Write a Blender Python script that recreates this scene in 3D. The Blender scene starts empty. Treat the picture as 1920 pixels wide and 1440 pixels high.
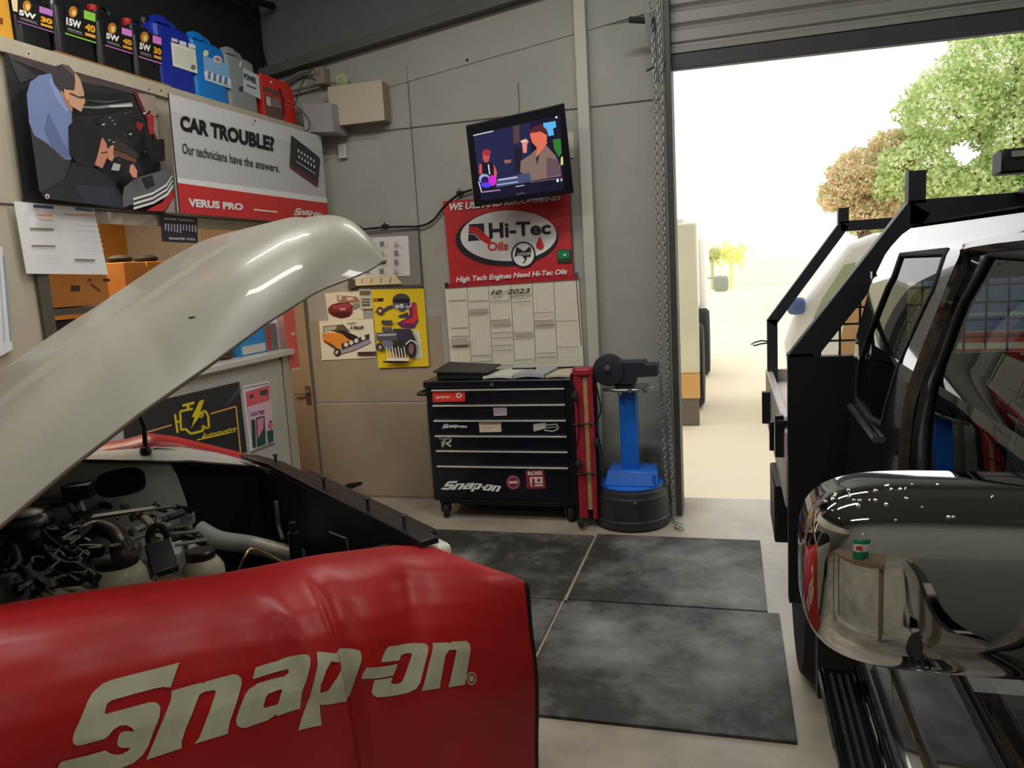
import bpy, bmesh, math, random
from mathutils import Vector, Matrix, noise
from mathutils.geometry import tessellate_polygon
random.seed(7)
S = bpy.context.scene
COL = S.collection
V = Vector
PI = math.pi
# ---------------------------------------------------------------- camera
CF, YAW, PITCH, ROLL = 1440.0, 0.28208, 0.14919, 0.0587
CH = 1.62
CAM = V((0, 0, CH))
_cy, _sy, _cp, _sp = math.cos(YAW), math.sin(YAW), math.cos(PITCH), math.sin(PITCH)
FW = V((-_sy*_cp, _cy*_cp, -_sp))
_rt = V((_cy, _sy, 0))
_dn = FW.cross(_rt)
RT = _rt*math.cos(ROLL) + _dn*math.sin(ROLL)
DN = -_rt*math.sin(ROLL) + _dn*math.cos(ROLL)
cam = bpy.data.objects.new('camera', bpy.data.cameras.new('camera'))
COL.objects.link(cam)
cam.matrix_world = Matrix.Translation(CAM) @ Matrix((RT, -DN, -FW)).transposed().to_4x4()
cam.data.sensor_width = 36
cam.data.lens = CF/1920*36
cam.data.clip_start = 0.02
cam.data.clip_end = 500
S.camera = cam

def ray(u, v):
    return RT*((u-960)/CF) + DN*((v-720)/CF) + FW
def onax(u, v, ax, val):
    d = ray(u, v)
    return CAM + d*((val-CAM[ax])/d[ax])
def onpl(u, v, p0, n):
    d = ray(u, v)
    return CAM + d*((p0-CAM).dot(n)/d.dot(n))
def onY(u, v, y): return onax(u, v, 1, y)
def onX(u, v, x): return onax(u, v, 0, x)
def onZ(u, v, z): return onax(u, v, 2, z)

# ---------------------------------------------------------------- materials
def lin(c):
    c = c/255
    return c/12.92 if c <= 0.04045 else ((c+0.055)/1.055)**2.4
def col(rgb, k=1.0):
    return tuple(min(0.9, lin(c)*k) for c in rgb) + (1,)
_mc = {}
def mat(name, rgb, rough=0.5, metal=0.0, k=1.0, var=0.0, scale=8.0, bump=0.0, emit=0.0, coat=0.0, ecol=None, spec=0.5, trans=0.0):
    if name in _mc: return _mc[name]
    m = bpy.data.materials.new(name); m.use_nodes = True
    nt = m.node_tree; b = nt.nodes['Principled BSDF']
    c = col(rgb, k)
    b.inputs['Base Color'].default_value = c
    b.inputs['Roughness'].default_value = rough
    b.inputs['Metallic'].default_value = metal
    b.inputs['Specular IOR Level'].default_value = spec
    b.inputs['Coat Weight'].default_value = coat
    b.inputs['Transmission Weight'].default_value = trans
    if var or bump:
        tc = nt.nodes.new('ShaderNodeTexCoord')
        n = nt.nodes.new('ShaderNodeTexNoise')
        n.inputs['Scale'].default_value = scale; n.inputs['Detail'].default_value = 8
        n.inputs['Roughness'].default_value = 0.65
        nt.links.new(tc.outputs['Object'], n.inputs['Vector'])
        if var:
            r = nt.nodes.new('ShaderNodeValToRGB')
            r.color_ramp.elements[0].position = 0.35; r.color_ramp.elements[1].position = 0.65
            r.color_ramp.elements[0].color = tuple(x*(1-var) for x in c[:3]) + (1,)
            r.color_ramp.elements[1].color = tuple(min(.95, x*(1+var*.6)) for x in c[:3]) + (1,)
            nt.links.new(n.outputs['Fac'], r.inputs['Fac'])
            nt.links.new(r.outputs['Color'], b.inputs['Base Color'])
        if bump:
            bp = nt.nodes.new('ShaderNodeBump')
            bp.inputs['Strength'].default_value = bump; bp.inputs['Distance'].default_value = 0.01
            nt.links.new(n.outputs['Fac'], bp.inputs['Height'])
            nt.links.new(bp.outputs['Normal'], b.inputs['Normal'])
    if emit:
        b.inputs['Emission Color'].default_value = col(ecol or rgb)
        b.inputs['Emission Strength'].default_value = emit
    _mc[name] = m
    return m
KP = 1.35
def ink(rgb, k=None):
    k = KP if k is None else k
    return mat('print_%d_%d_%d_%d' % (*rgb, int(k*10)), rgb, 0.45, k=k)
def glow(rgb, e=1.0):
    n = 'screen_%d_%d_%d' % rgb
    return mat(n, (4, 4, 6), 0.25, emit=e, ecol=rgb)
def glass(name, tint, refl=0.12, rough=0.0):
    if name in _mc: return _mc[name]
    m = bpy.data.materials.new(name); m.use_nodes = True
    nt = m.node_tree; nt.nodes.clear()
    o = nt.nodes.new('ShaderNodeOutputMaterial'); mx = nt.nodes.new('ShaderNodeMixShader')
    t = nt.nodes.new('ShaderNodeBsdfTransparent'); g = nt.nodes.new('ShaderNodeBsdfGlossy')
    lw = nt.nodes.new('ShaderNodeLayerWeight'); lw.inputs['Blend'].default_value = 0.45
    mp = nt.nodes.new('ShaderNodeMapRange')
    mp.inputs['To Min'].default_value = refl; mp.inputs['To Max'].default_value = .8
    pw = nt.nodes.new('ShaderNodeMath'); pw.operation = 'POWER'; pw.inputs[1].default_value = 4.0
    t.inputs['Color'].default_value = tint + (1,)
    g.inputs['Roughness'].default_value = rough
    nt.links.new(lw.outputs['Facing'], pw.inputs[0]); nt.links.new(pw.outputs[0], mp.inputs['Value'])
    nt.links.new(mp.outputs['Result'], mx.inputs['Fac'])
    nt.links.new(t.outputs[0], mx.inputs[1]); nt.links.new(g.outputs[0], mx.inputs[2])
    nt.links.new(mx.outputs[0], o.inputs['Surface'])
    _mc[name] = m
    return m

# ---------------------------------------------------------------- mesh builder
def rotz(a): return Matrix.Rotation(a, 3, 'Z')
class MB:
    def __init__(s, xf=None):
        s.v = []; s.f = []; s.mi = []; s.m = 0; s.xf = xf
    def add(s, vs, fs):
        o = len(s.v)
        for p in vs:
            s.v.append(V(s.xf(*p)) if s.xf else V(p))
        for f in fs:
            s.f.append([i+o for i in f]); s.mi.append(s.m)
        return s
    def box(s, x0, x1, y0, y1, z0, z1):
        vs = [(x, y, z) for z in (z0, z1) for y in (y0, y1) for x in (x0, x1)]
        return s.add(vs, [(0, 2, 3, 1), (4, 5, 7, 6), (0, 1, 5, 4), (2, 6, 7, 3), (0, 4, 6, 2), (1, 3, 7, 5)])
    def rbox(s, c, size, R=None):
        R = R or Matrix.Identity(3); c = V(c)
        vs = [c + R @ V((size[0]*i/2, size[1]*j/2, size[2]*k/2)) for k in (-1, 1) for j in (-1, 1) for i in (-1, 1)]
        return s.add(vs, [(0, 2, 3, 1), (4, 5, 7, 6), (0, 1, 5, 4), (2, 6, 7, 3), (0, 4, 6, 2), (1, 3, 7, 5)])
    def prism(s, pts, off):
        n = len(pts); off = V(off); pts = [V(p) for p in pts]
        vs = pts + [p+off for p in pts]
        fs = [list(range(n))[::-1], list(range(n, 2*n))] + [(i, (i+1) % n, n+(i+1) % n, n+i) for i in range(n)]
        return s.add(vs, fs)
    def tube(s, path, r, n=8, closed=False, caps=True):
        P = [V(p) for p in path]; m = len(P)
        rs = r if isinstance(r, (list, tuple)) else [r]*m
        vs = []; up = None
        for i, p in enumerate(P):
            if closed: t = P[(i+1) % m]-P[i-1]
            else: t = P[min(i+1, m-1)]-P[max(i-1, 0)]
            if t.length < 1e-9: t = V((0, 0, 1))
            t.normalize()
            if up is None:
                up = V((0, 0, 1)) if abs(t.z) < .9 else V((1, 0, 0))
            a = t.cross(up)
            if a.length < 1e-6: a = t.cross(V((0, 1, 0)))
            a.normalize(); b = a.cross(t).normalized(); up = b
            for k in range(n):
                w = 2*PI*k/n
                vs.append(p + a*(math.cos(w)*rs[i]) + b*(math.sin(w)*rs[i]))
        fs = []
        for i in range(m if closed else m-1):
            j = (i+1) % m
            for k in range(n):
                fs.append((i*n+k, i*n+(k+1) % n, j*n+(k+1) % n, j*n+k))
        if caps and not closed:
            fs.append(list(range(n))[::-1]); fs.append(list(range((m-1)*n, m*n)))
        return s.add(vs, fs)
    def lathe(s, prof, o=(0, 0, 0), ax=(0, 0, 1), n=28, caps=True):
        o = V(o); ax = V(ax).normalized()
        a = ax.cross(V((0, 0, 1)) if abs(ax.z) < .9 else V((1, 0, 0))).normalized(); b = ax.cross(a)
        vs = []
        for r, h in prof:
            for k in range(n):
                w = 2*PI*k/n
                vs.append(o + ax*h + a*(r*math.cos(w)) + b*(r*math.sin(w)))
        fs = []
        for i in range(len(prof)-1):
            for k in range(n):
                fs.append((i*n+k, i*n+(k+1) % n, (i+1)*n+(k+1) % n, (i+1)*n+k))
        if caps:
            fs.append(list(range(n))[::-1]); fs.append(list(range((len(prof)-1)*n, len(prof)*n)))
        return s.add(vs, fs)
    def grid(s, fn, nu, nv, cu=False, cv=False):
        vs = [fn(i/(nu if cu else nu-1), j/(nv if cv else nv-1)) for i in range(nu) for j in range(nv)]
        fs = []
        for i in range(nu if cu else nu-1):
            for j in range(nv if cv else nv-1):
                i2 = (i+1) % nu; j2 = (j+1) % nv
                fs.append((i*nv+j, i2*nv+j, i2*nv+j2, i*nv+j2))
        return s.add(vs, fs)
    def ball(s, c, r, nu=14, nv=10, e=1.0, R=None):
        c = V(c); rr = r if isinstance(r, (list, tuple)) else (r, r, r); R = R or Matrix.Identity(3)
        def pw(x): return math.copysign(abs(x)**e, x)
        def fn(u, v):
            a = 2*PI*u; b = -PI/2 + PI*v
            return c + R @ V((rr[0]*pw(math.cos(b))*pw(math.cos(a)), rr[1]*pw(math.cos(b))*pw(math.sin(a)), rr[2]*pw(math.sin(b))))
        return s.grid(fn, nu, nv, cu=True)
    def sheet(s, fn, nu, nv, th):
        """thick sheet: fn(u,v)->point, thickness along -normal by th vector function or vector"""
        o = len(s.f)
        top = [V(fn(i/(nu-1), j/(nv-1))) for i in range(nu) for j in range(nv)]
        th = V(th); bot = [p+th for p in top]
        N = nu*nv; fs = []
        for i in range(nu-1):
            for j in range(nv-1):
                a, b, c, d = i*nv+j, (i+1)*nv+j, (i+1)*nv+j+1, i*nv+j+1
                fs.append((a, b, c, d)); fs.append((d+N, c+N, b+N, a+N))
        ring = [i*nv for i in range(nu)] + [(nu-1)*nv+j for j in range(1, nv)] + [i*nv+nv-1 for i in range(nu-2, -1, -1)] + [j for j in range(nv-2, 0, -1)]
        for k in range(len(ring)):
            a, b = ring[k], ring[(k+1) % len(ring)]
            fs.append((b, a, a+N, b+N))
        return s.add(top+bot, fs)
    def build(s, name, mats, parent=None, bevel=0.0, ang=35, label=None, cat=None, group=None, kind=None, flat=False, fix=True, seg=2):
        if not isinstance(mats, (list, tuple)): mats = [mats]
        me = bpy.data.meshes.new(name)
        if parent is not None:
            inv = parent_mw(parent).inverted(); vs = [inv @ p for p in s.v]; loc = V((0, 0, 0))
        else:
            xs = [p.x for p in s.v]; ys = [p.y for p in s.v]; zs = [p.z for p in s.v]
            loc = V(((min(xs)+max(xs))/2, (min(ys)+max(ys))/2, min(zs))); vs = [p-loc for p in s.v]
        me.from_pydata([tuple(p) for p in vs], [], s.f)
        for m in mats: me.materials.append(m)
        for i, p in enumerate(me.polygons): p.material_index = s.mi[i]
        if fix:
            bm = bmesh.new(); bm.from_mesh(me)
            bmesh.ops.recalc_face_normals(bm, faces=bm.faces)
            bm.to_mesh(me); bm.free()
        if not flat:
            me.shade_smooth(); me.set_sharp_from_angle(angle=math.radians(ang))
        o = bpy.data.objects.new(name, me); COL.objects.link(o)
        o.location = loc
        if parent is not None: o.parent = parent
        if bevel:
            bv = o.modifiers.new('bevel', 'BEVEL'); bv.width = bevel; bv.segments = seg; bv.limit_method = 'ANGLE'; bv.angle_limit = math.radians(40)
            bv.harden_normals = False
        if parent is None: tag(o, label, cat, group, kind)
        elif label: o['label'] = label
        if parent is not None and kind: o['kind'] = kind
        return o
def parent_mw(p):
    m = Matrix.LocRotScale(p.location, p.rotation_euler, p.scale)
    return parent_mw(p.parent) @ m if p.parent else m
def tag(o, label=None, cat=None, group=None, kind=None):
    if label: o['label'] = label
    if cat: o['category'] = cat
    if group: o['group'] = group
    if kind: o['kind'] = kind
    return o
def thing(name, label, cat, loc, group=None, rz=0.0):
    o = bpy.data.objects.new(name, None); COL.objects.link(o)
    o.location = loc; o.rotation_euler = (0, 0, rz); o.empty_display_size = .1
    return tag(o, label, cat, group)
def smoothpath(pts, n=6):
    P = [V(p) for p in pts]; out = []
    for i in range(len(P)-1):
        p0 = P[max(i-1, 0)]; p1 = P[i]; p2 = P[i+1]; p3 = P[min(i+2, len(P)-1)]
        for k in range(n):
            t = k/n
            out.append(0.5*((2*p1)+(-p0+p2)*t+(2*p0-5*p1+4*p2-p3)*t*t+(-p0+3*p1-3*p2+p3)*t**3))
    out.append(P[-1]); return out

# ---------------------------------------------------------------- lettering and flat prints
_tc = {}
def text2d(txt, bold=0.0, shear=0.0, space=1.0):
    key = (txt, bold, shear, space)
    if key in _tc: return _tc[key]
    cu = bpy.data.curves.new('t', 'FONT'); cu.body = txt; cu.offset = bold; cu.shear = shear; cu.space_character = space
    cu.resolution_u = 3
    o = bpy.data.objects.new('t', cu); COL.objects.link(o)
    dg = bpy.context.evaluated_depsgraph_get(); dg.update()
    me = o.evaluated_get(dg).to_mesh()
    vs = [(p.co.x, p.co.y) for p in me.vertices]; fs = [tuple(p.vertices) for p in me.polygons]
    o.evaluated_get(dg).to_mesh_clear()
    bpy.data.objects.remove(o); bpy.data.curves.remove(cu)
    x0 = min(a for a, b in vs); x1 = max(a for a, b in vs); y0 = min(b for a, b in vs); y1 = max(b for a, b in vs)
    r = ([((a-x0)/(x1-x0), (b-y0)/(y1-y0)) for a, b in vs], fs)
    _tc[key] = r
    return r
def quadmap(q, u, v):
    """q = TL,TR,BR,BL in picture coordinates; v measured from the bottom"""
    tl, tr, br, bl = q
    return tuple(bl[i]*(1-u)*(1-v)+br[i]*u*(1-v)+tr[i]*u*v+tl[i]*(1-u)*v for i in (0, 1))
class Print:
    """flat printed sheet on a plane: layers of ink sit on a thin sheet"""
    def __init__(s, to3, nrm, off=0.0, sc=1.0, ox=0.0, oy=0.0, em=False, step=0.0007):
        s.to3 = to3; s.n = V(nrm).normalized(); s.sc = sc; s.ox = ox; s.oy = oy
        s.mb = MB(); s.mats = []; s.k = 0; s.off = off; s.em = em; s.step = step
    def P(s, x, y, lay): return s.to3(x/s.sc+s.ox, y/s.sc+s.oy) + s.n*(s.off+lay)
    def _m(s, c):
        m = c if not isinstance(c, tuple) else (glow(c) if s.em else ink(c))
        if m not in s.mats: s.mats.append(m)
        s.mb.m = s.mats.index(m)
    def base(s, q, c, th=0.003):
        s._m(c); pts = [s.P(x, y, 0) for x, y in q]
        s.mb.prism(pts, -s.n*th); s.k += 1; return s
    def poly(s, q, c):
        s._m(c); s.k += 1
        pts = [s.P(x, y, s.k*s.step) for x, y in q]
        tri = tessellate_polygon([pts])
        s.mb.add(pts, [t for t in tri]); return s
    def ell(s, cx, cy, rx, ry, c, rot=0, n=36):
        cr, sr = math.cos(rot), math.sin(rot)
        return s.poly([(cx+rx*math.cos(t)*cr-ry*math.sin(t)*sr, cy+rx*math.cos(t)*sr+ry*math.sin(t)*cr) for t in [2*PI*i/n for i in range(n)]], c)
    def line(s, a, b, w, c):
        d = V((b[0]-a[0], b[1]-a[1])).normalized(); nx, ny = -d.y*w/2, d.x*w/2
        return s.poly([(a[0]+nx, a[1]+ny), (b[0]+nx, b[1]+ny), (b[0]-nx, b[1]-ny), (a[0]-nx, a[1]-ny)], c)
    def pline(s, pts, w, c, closed=False):
        n = len(pts)
        for i in range(n if closed else n-1): s.line(pts[i], pts[(i+1) % n], w, c); s.k -= 1
        s.k += 1; return s
    def text(s, t, q, c, bold=0.02, shear=0.0, space=1.0):
        s._m(c); s.k += 1
        vs, fs = text2d(t, bold, shear, space)
        s.mb.add([s.P(*quadmap(q, u, v), s.k*s.step) for u, v in vs], fs); return s
    def wordmark(s, q, c):
        s._m(c); s.k += 1
        for loops in WORDMARK[:7]:
            L3 = [[V((*p, 0)) for p in lp] for lp in loops]
            s.mb.add([s.P(*quadmap(q, p.x, p.y), s.k*s.step) for lp in L3 for p in lp], tessellate_polygon(L3))
        return s
    def build(s, name, parent=None, **kw):
        return s.mb.build(name, s.mats, parent, flat=True, fix=False, **kw)

# outlines of the tool maker's wordmark
_A = lambda L: [(100+x/4.8, 1180+y/4.8) for x, y in L]
_B = lambda L: [(440+x/3.84, 1160+y/3.84) for x, y in L]
LET = [
 [_A([(1130,290),(900,350),(700,400),(510,450),(440,480),(350,560),(300,650),(240,800),(180,930),(170,980),(175,1010),(200,1035),(260,1030),(460,975),(490,950),(540,890),(600,855),(650,852),(700,875),(728,910),(650,905),(600,920),(580,960),(570,1020),(580,1045),(620,1055),(690,1055),(665,1085),(620,1110),(560,1118),(510,1105),(465,1078),(300,1125),(65,1182),(30,1250),(-10,1340),(100,1345),(400,1300),(600,1240),(720,1190),(800,1120),(850,1040),(900,900),(950,780),(960,700),(940,660),(900,645),(850,650),(700,690),(470,752),(458,745),(480,660),(520,630),(640,595),(900,525),(980,510),(1050,515)])],
 [_A([(1058,545),(1330,470),(1345,480),(1360,465),(1600,398),(1650,400),(1685,430),(1690,480),(1670,560),(1580,830),(1565,930),(1265,1020),(1310,960),(1380,780),(1450,580),(1455,545),(1430,538),(1350,555),(1310,580),(1285,640),(1180,900),(1150,1000),(1148,1060),(830,1165),(880,1050),(950,880),(1050,640),(1058,600)])],
 [_B([(145,345),(300,300),(480,250),(520,252),(540,280),(538,330),(510,440),(480,520),(465,640),(300,695),(290,680),(270,700),(230,725),(80,778),(40,778),(10,760),(5,720),(30,640),(70,540),(100,500),(160,460),(260,430),(350,410),(380,385),(385,365),(370,358),(330,368),(130,430),(125,420)]), _B([(235,535),(330,500),(335,510),(305,610),(215,635),(202,625),(220,560)])],
 [_B([(585,230),(640,235),(860,215),(895,225),(910,260),(905,300),(850,470),(820,550),(770,590),(720,600),(605,612),(620,760),(450,798),(480,700),(530,570),(575,400),(590,330)]), _B([(690,300),(750,290),(755,310),(700,460),(665,510),(610,525),(612,470),(650,370)])],
 [_B([(1105,195),(1340,172),(1370,175),(1388,200),(1385,240),(1330,450),(1300,500),(1240,528),(1020,560),(990,545),(978,520),(990,470),(1000,435),(1130,415),(1118,460),(1160,465),(1195,450),(1215,410),(1270,250),(1260,243),(1220,245),(1190,260),(1180,295),(1048,308),(1060,265),(1080,220)])],
 [_B([(945,345),(1165,320),(1160,345),(1135,403),(905,428),(915,390)])],
 [_B([(1418,170),(1530,165),(1540,172),(1560,160),(1660,155),(1685,175),(1692,215),(1650,470),(1530,490),(1545,430),(1590,225),(1580,218),(1535,220),(1510,260),(1475,450),(1470,495),(1338,515),(1360,450),(1400,290),(1420,200)])],
 [_B([(1697+36*math.cos(t), 425+48*math.sin(t)) for t in [2*PI*i/20 for i in range(20)]]), _B([(1697+27*math.cos(t), 425+37*math.sin(t)) for t in [2*PI*i/20 for i in range(20)]])],
 [_B([(1697+18*math.cos(t), 425+26*math.sin(t)) for t in [2*PI*i/12 for i in range(12)]])],
]

def _wp(px, py):
    d = ray(px, py); n_ = V((-.785, .62, 0)); t = 1.6/d.dot(n_); p = CAM+d*t
    return (.62*p.x+.785*p.y, p.z)
_LN = [[[_wp(*p) for p in lp] for lp in loops] for loops in LET]
_xs = [p[0] for l in _LN for lp in l for p in lp]; _zs = [p[1] for l in _LN[1:] for lp in l for p in lp]
def _nrm(p):
    u = (p[0]-min(_xs))/(max(_xs)-min(_xs)); sl = (_LN[6][0][3][1]-_LN[1][0][4][1])/(_LN[6][0][3][0]-_LN[1][0][4][0])
    return (u, (p[1]-sl*(p[0]-_LN[1][0][4][0])))
_LM = [[[_nrm(p) for p in lp] for lp in l] for l in _LN]
_z1 = max(p[1] for l in _LM for lp in l for p in lp); _z0 = min(p[1] for l in _LM for lp in l for p in lp)
WORDMARK = [[[(p[0], (p[1]-_z0)/(_z1-_z0)) for p in lp] for lp in l] for l in _LM]

# ---------------------------------------------------------------- shared materials
M = {}
M['wall'] = mat('grey_wall_paint', (150, 149, 141), 0.6, k=1.35, var=.06, scale=3, bump=.05)
M['wallhi'] = mat('upper_wall_ceiling_grey', (108, 108, 106), 0.7, k=1.2, var=.08, scale=4)  # darker grey for the upper back wall and the ceiling
M['wallbeige'] = mat('beige_panel_paint', (146, 134, 115), 0.6, k=1.35, var=.05, scale=3)
M['part'] = mat('cream_partition_paint', (172, 164, 145), 0.5, k=1.3, var=.05, scale=5)
M['seam'] = mat('panel_seam', (122, 120, 112), 0.8)
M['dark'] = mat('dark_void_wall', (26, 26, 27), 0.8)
M['concrete'] = mat('concrete_floor', (170, 163, 147), 0.35, k=1.1, var=.28, scale=2.2, bump=.15)
M['black'] = mat('black_plastic', (18, 18, 20), 0.4)
M['blackmat'] = mat('matt_black', (14, 14, 15), 0.75)
M['rubber'] = mat('black_rubber', (30, 30, 31), 0.8, var=.2, scale=20)
M['steel'] = mat('bare_steel', (150, 150, 150), 0.3, metal=.9, k=1.2, var=.15, scale=30)
M['steeld'] = mat('dull_steel', (90, 90, 92), 0.45, metal=.7, var=.2, scale=30)
M['chrome'] = mat('chrome', (225, 225, 225), 0.03, metal=1.0)
M['white'] = mat('white_plastic', (225, 224, 215), 0.45, k=.9)
M['cream'] = mat('cream_enamel', (205, 192, 170), 0.5, k=1.0)
M['cable'] = mat('black_cable', (15, 15, 16), 0.5)
def P_(axis, val):
    return lambda x, y: onax(x, y, axis, val)

# ================================================================= THE SHELL
YB, XP = 5.03, -2.759
def struct(name, mb, m, **kw): return mb.build(name, m, None, kind='structure', **kw)
f = MB(); f.box(-5.2, 6.2, -5.0, 5.2, -.12, 0); struct('floor', f, M['concrete'], label='pale worn concrete workshop floor')
# back wall around the roller door opening
w = MB()
w.box(-5.2, -0.36, YB, YB+.17, 0, 3.07); w.box(-0.36, 4.0, YB, YB+.17, 2.86, 3.07); w.box(4.0, 6.2, YB, YB+.17, 0, 3.07)
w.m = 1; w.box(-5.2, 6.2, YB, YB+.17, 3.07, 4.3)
w.m = 0
bl, br = onY(480, 150, YB), onY(970, 0, YB)
sl = (br.z-bl.z)/(br.x-bl.x)
w.prism([(bl.x-.3, YB-.001, bl.z-.3*sl-.3), (0.9, YB-.001, bl.z+(0.9-bl.x)*sl-.3), (0.9, YB-.001, bl.z+(0.9-bl.x)*sl), (bl.x-.3, YB-.001, bl.z-.3*sl)], (0, -.006, 0))
w.m = 2
w.box(onY(597, 786, YB).x, onY(803, 800, YB).x, YB-.008, YB+.01, .01, .70)
w.m = 2; w.box(onY(597, 786, YB).x, -1.95, YB-.004, YB+.01, .72, 1.32)
w.m = 3
w.box(-2.06, -2.056, YB-.009, YB, 1.4, 3.0)
w.box(-2.9, -.36, YB-.009, YB, 2.598, 2.603)
w.box(-1.30, -1.296, YB-.009, YB, 2.4, 2.8)
w.box(onY(597, 786, YB).x-.012, onY(597, 786, YB).x, YB-.009, YB, 0, 2.1)
w.box(-2.7, -.36, YB-.011, YB, 0, .012)
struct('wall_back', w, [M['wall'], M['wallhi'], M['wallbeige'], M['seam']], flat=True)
b = MB(); b.prism([(bl.x-.3, YB, bl.z-.3*sl-.03), (1.2, YB, bl.z+(1.2-bl.x)*sl-.03), (1.2, YB, bl.z+(1.2-bl.x)*sl+.035), (bl.x-.3, YB, bl.z-.3*sl+.035)], (0, -.09, 0))
struct('trim_1', b, mat('rafter_grey', (96, 95, 90), .6), bevel=.003, label='sloping grey steel rafter across the wall')
# wall column left of the roller door
c = MB()
pc0, pc1 = onY(1085, 10, YB-.07), onY(1120, 600, YB-.07)
c.box(-.905, -.832, YB-.075, YB, 0, 4.2)
struct('trim_2', c, mat('column_cream', (178, 177, 168), .5, k=1.3), bevel=.004, label='pale vertical steel column on the grey wall')
# other walls, ceiling
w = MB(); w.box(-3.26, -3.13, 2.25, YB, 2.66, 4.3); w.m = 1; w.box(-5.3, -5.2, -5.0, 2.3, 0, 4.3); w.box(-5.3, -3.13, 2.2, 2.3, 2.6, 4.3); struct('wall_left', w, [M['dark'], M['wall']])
w = MB(); w.box(6.1, 6.25, -5.0, YB, 0, 4.3); struct('wall_right', w, M['wall'])
w = MB(); w.box(-5.2, 6.2, -5.12, -5.0, 0, 4.3); struct('wall_front', w, M['wall'])
w = MB(); w.box(-5.2, 6.2, -5.0, YB+.1, 4.3, 4.4); struct('ceiling', w, M['wallhi'])
# roof clutter seen above the shelf
b = MB(); b.tube([(-3.1, 3.2, 3.25), (-3.05, 4.35, 3.42), (-3.0, 5.0, 3.5)], .022, 6)
struct('trim_3', b, M['blackmat'], label='dark brace below the roof above the shelf')
b = MB(); b.tube(smoothpath([(-3.0, 4.7, 3.95), (-3.05, 4.72, 3.6), (-3.08, 4.9, 3.3), (-3.1, 5.0, 3.12)]), .006, 6)
b.build('roof_cable', M['cable'], label='thin black cable dangling in the dark roof corner', cat='cable')

# roller door ------------------------------------------------------------
YC = 4.90
rd = thing('roller_door', 'grey corrugated roller door wound up above the bright doorway', 'roller door', (1.8, YC, 2.7))
pL, pR = onY(1259, 133, YC), onY(1920, 59, YC)
qL, qR = onY(1251, 106, YC), onY(1920, 18, YC)
sb = (pR.z-pL.z)/(pR.x-pL.x); st = (qR.z-qL.z)/(qR.x-qL.x)
XR = 4.02
def zb(x): return pL.z+(x-pL.x)*sb
def zt(x): return qL.z+(x-qL.x)*st
m = MB(); xa = -.375
m.prism([(xa, YC-.03, zb(xa)), (XR, YC-.03, zb(XR)), (XR, YC-.03, zt(XR)), (xa, YC-.03, zt(xa))], (0, .06, 0))
m.build('bottom_rail', mat('rail_charcoal', (62, 62, 66), .5, var=.1), rd, bevel=.004)
prof = []; h = 0.0
z = 0.0
prof = [(0, 0), (-.028, .006), (-.03, .035), (-.012, .045), (-.012, .058)]
step = [(0, .0), (-.016, .012), (-.016, .072), (0, .084), (.006, .098)]
pts = [(dy, dz) for dy, dz in prof]
base = .06
for k in range(14):
    for dy, dz in step: pts.append((dy, base+dz))
    base += .105
m = MB()
def cf(u, v):
    x = xa+(XR-xa)*u; i = v*(len(pts)-1); i = int(round(i)); dy, dz = pts[i]
    return (x, YC+dy, zt(x)+dz)
m.grid(cf, 2, len(pts)); m.build('curtain', mat('curtain_grey', (150, 148, 144), .4, k=1.1, var=.04), rd, ang=20)
for s_, nm in ((0, 'left'), (1, 'right')):
    x0 = -.385 if s_ == 0 else 4.0
    m = MB(); m.box(x0, x0+.035, 4.80, YB, 0, 3.9)
    m.m = 1; m.box(x0+.035, x0+.07, 4.80, YB, 0, 3.9)
    m.build('guide_rail', [mat('guide_grey', (128, 126, 120), .45, k=1.1), mat('guide_dark', (70, 69, 68), .5)], rd, bevel=.003)
# chain wheel and bracket at the top of the guide
hub = onY(1215, 38, 4.78)
m = MB(); m.tube([onY(1180, 37, 4.78), onY(1232, 40, 4.86)], .018, 10)
m.build('axle', M['steeld'], rd)
m = MB(); m.lathe([(.05, -.01), (.055, 0), (.05, .01)], onY(1226, 50, 4.82), (1, 0, 0), 18)
m.prism([onY(1208, 25, 4.80), onY(1232, 20, 4.80), onY(1246, 120, 4.80), onY(1226, 118, 4.80), onY(1212, 68, 4.80)], (0, .012, 0))
m.prism([onY(1228, 110, 4.78), onY(1246, 112, 4.78), onY(1240, 150, 4.78), onY(1226, 148, 4.78)], (0, .03, 0))
m.tube([onY(1212, 133, 4.78), onY(1228, 125, 4.78)], .007, 6)
m.build('chain_wheel_bracket', M['steeld'], rd)
# hand chain of individual links
def chain(mb, pts, r=.0135, wire=.0038):
    P = [V(p) for p in pts]; L = [0]
    for i in range(1, len(P)): L.append(L[-1]+(P[i]-P[i-1]).length)
    d = 0; k = 0; stp = r*2.15
    while d < L[-1]:
        i = max(j for j in range(len(L)) if L[j] <= d); i = min(i, len(P)-2)
        t = (d-L[i])/max(1e-6, L[i+1]-L[i]); p = P[i].lerp(P[i+1], t)
        dr = (P[i+1]-P[i]).normalized(); a = dr.cross(V((0, 1, 0)));
        if a.length < .1: a = dr.cross(V((1, 0, 0)))
        a.normalize(); b = dr.cross(a)
        s_ = (a+b).normalized() if k % 2 else (a-b).normalized()
        mb.tube([p+dr*(math.cos(w)*r*1.45)+s_*(math.sin(w)*r*.72) for w in [2*PI*q/8 for q in range(8)]], wire, 5, closed=True)
        d += stp; k += 1
def cp(x, y, Y=4.775): return onY(x, y, Y)
m = MB()
chain(m, [cp(1219, 0), cp(1224, 60), cp(1228, 150), cp(1232, 400), cp(1238, 700), cp(1251, 930), V((cp(1256, 968).x+.008, 4.77, .02))])
chain(m, [cp(1234, 0), cp(1240, 130), cp(1244, 400), cp(1252, 700), cp(1262, 940), V((cp(1262, 968).x+.01, 4.75, .02))])
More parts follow.
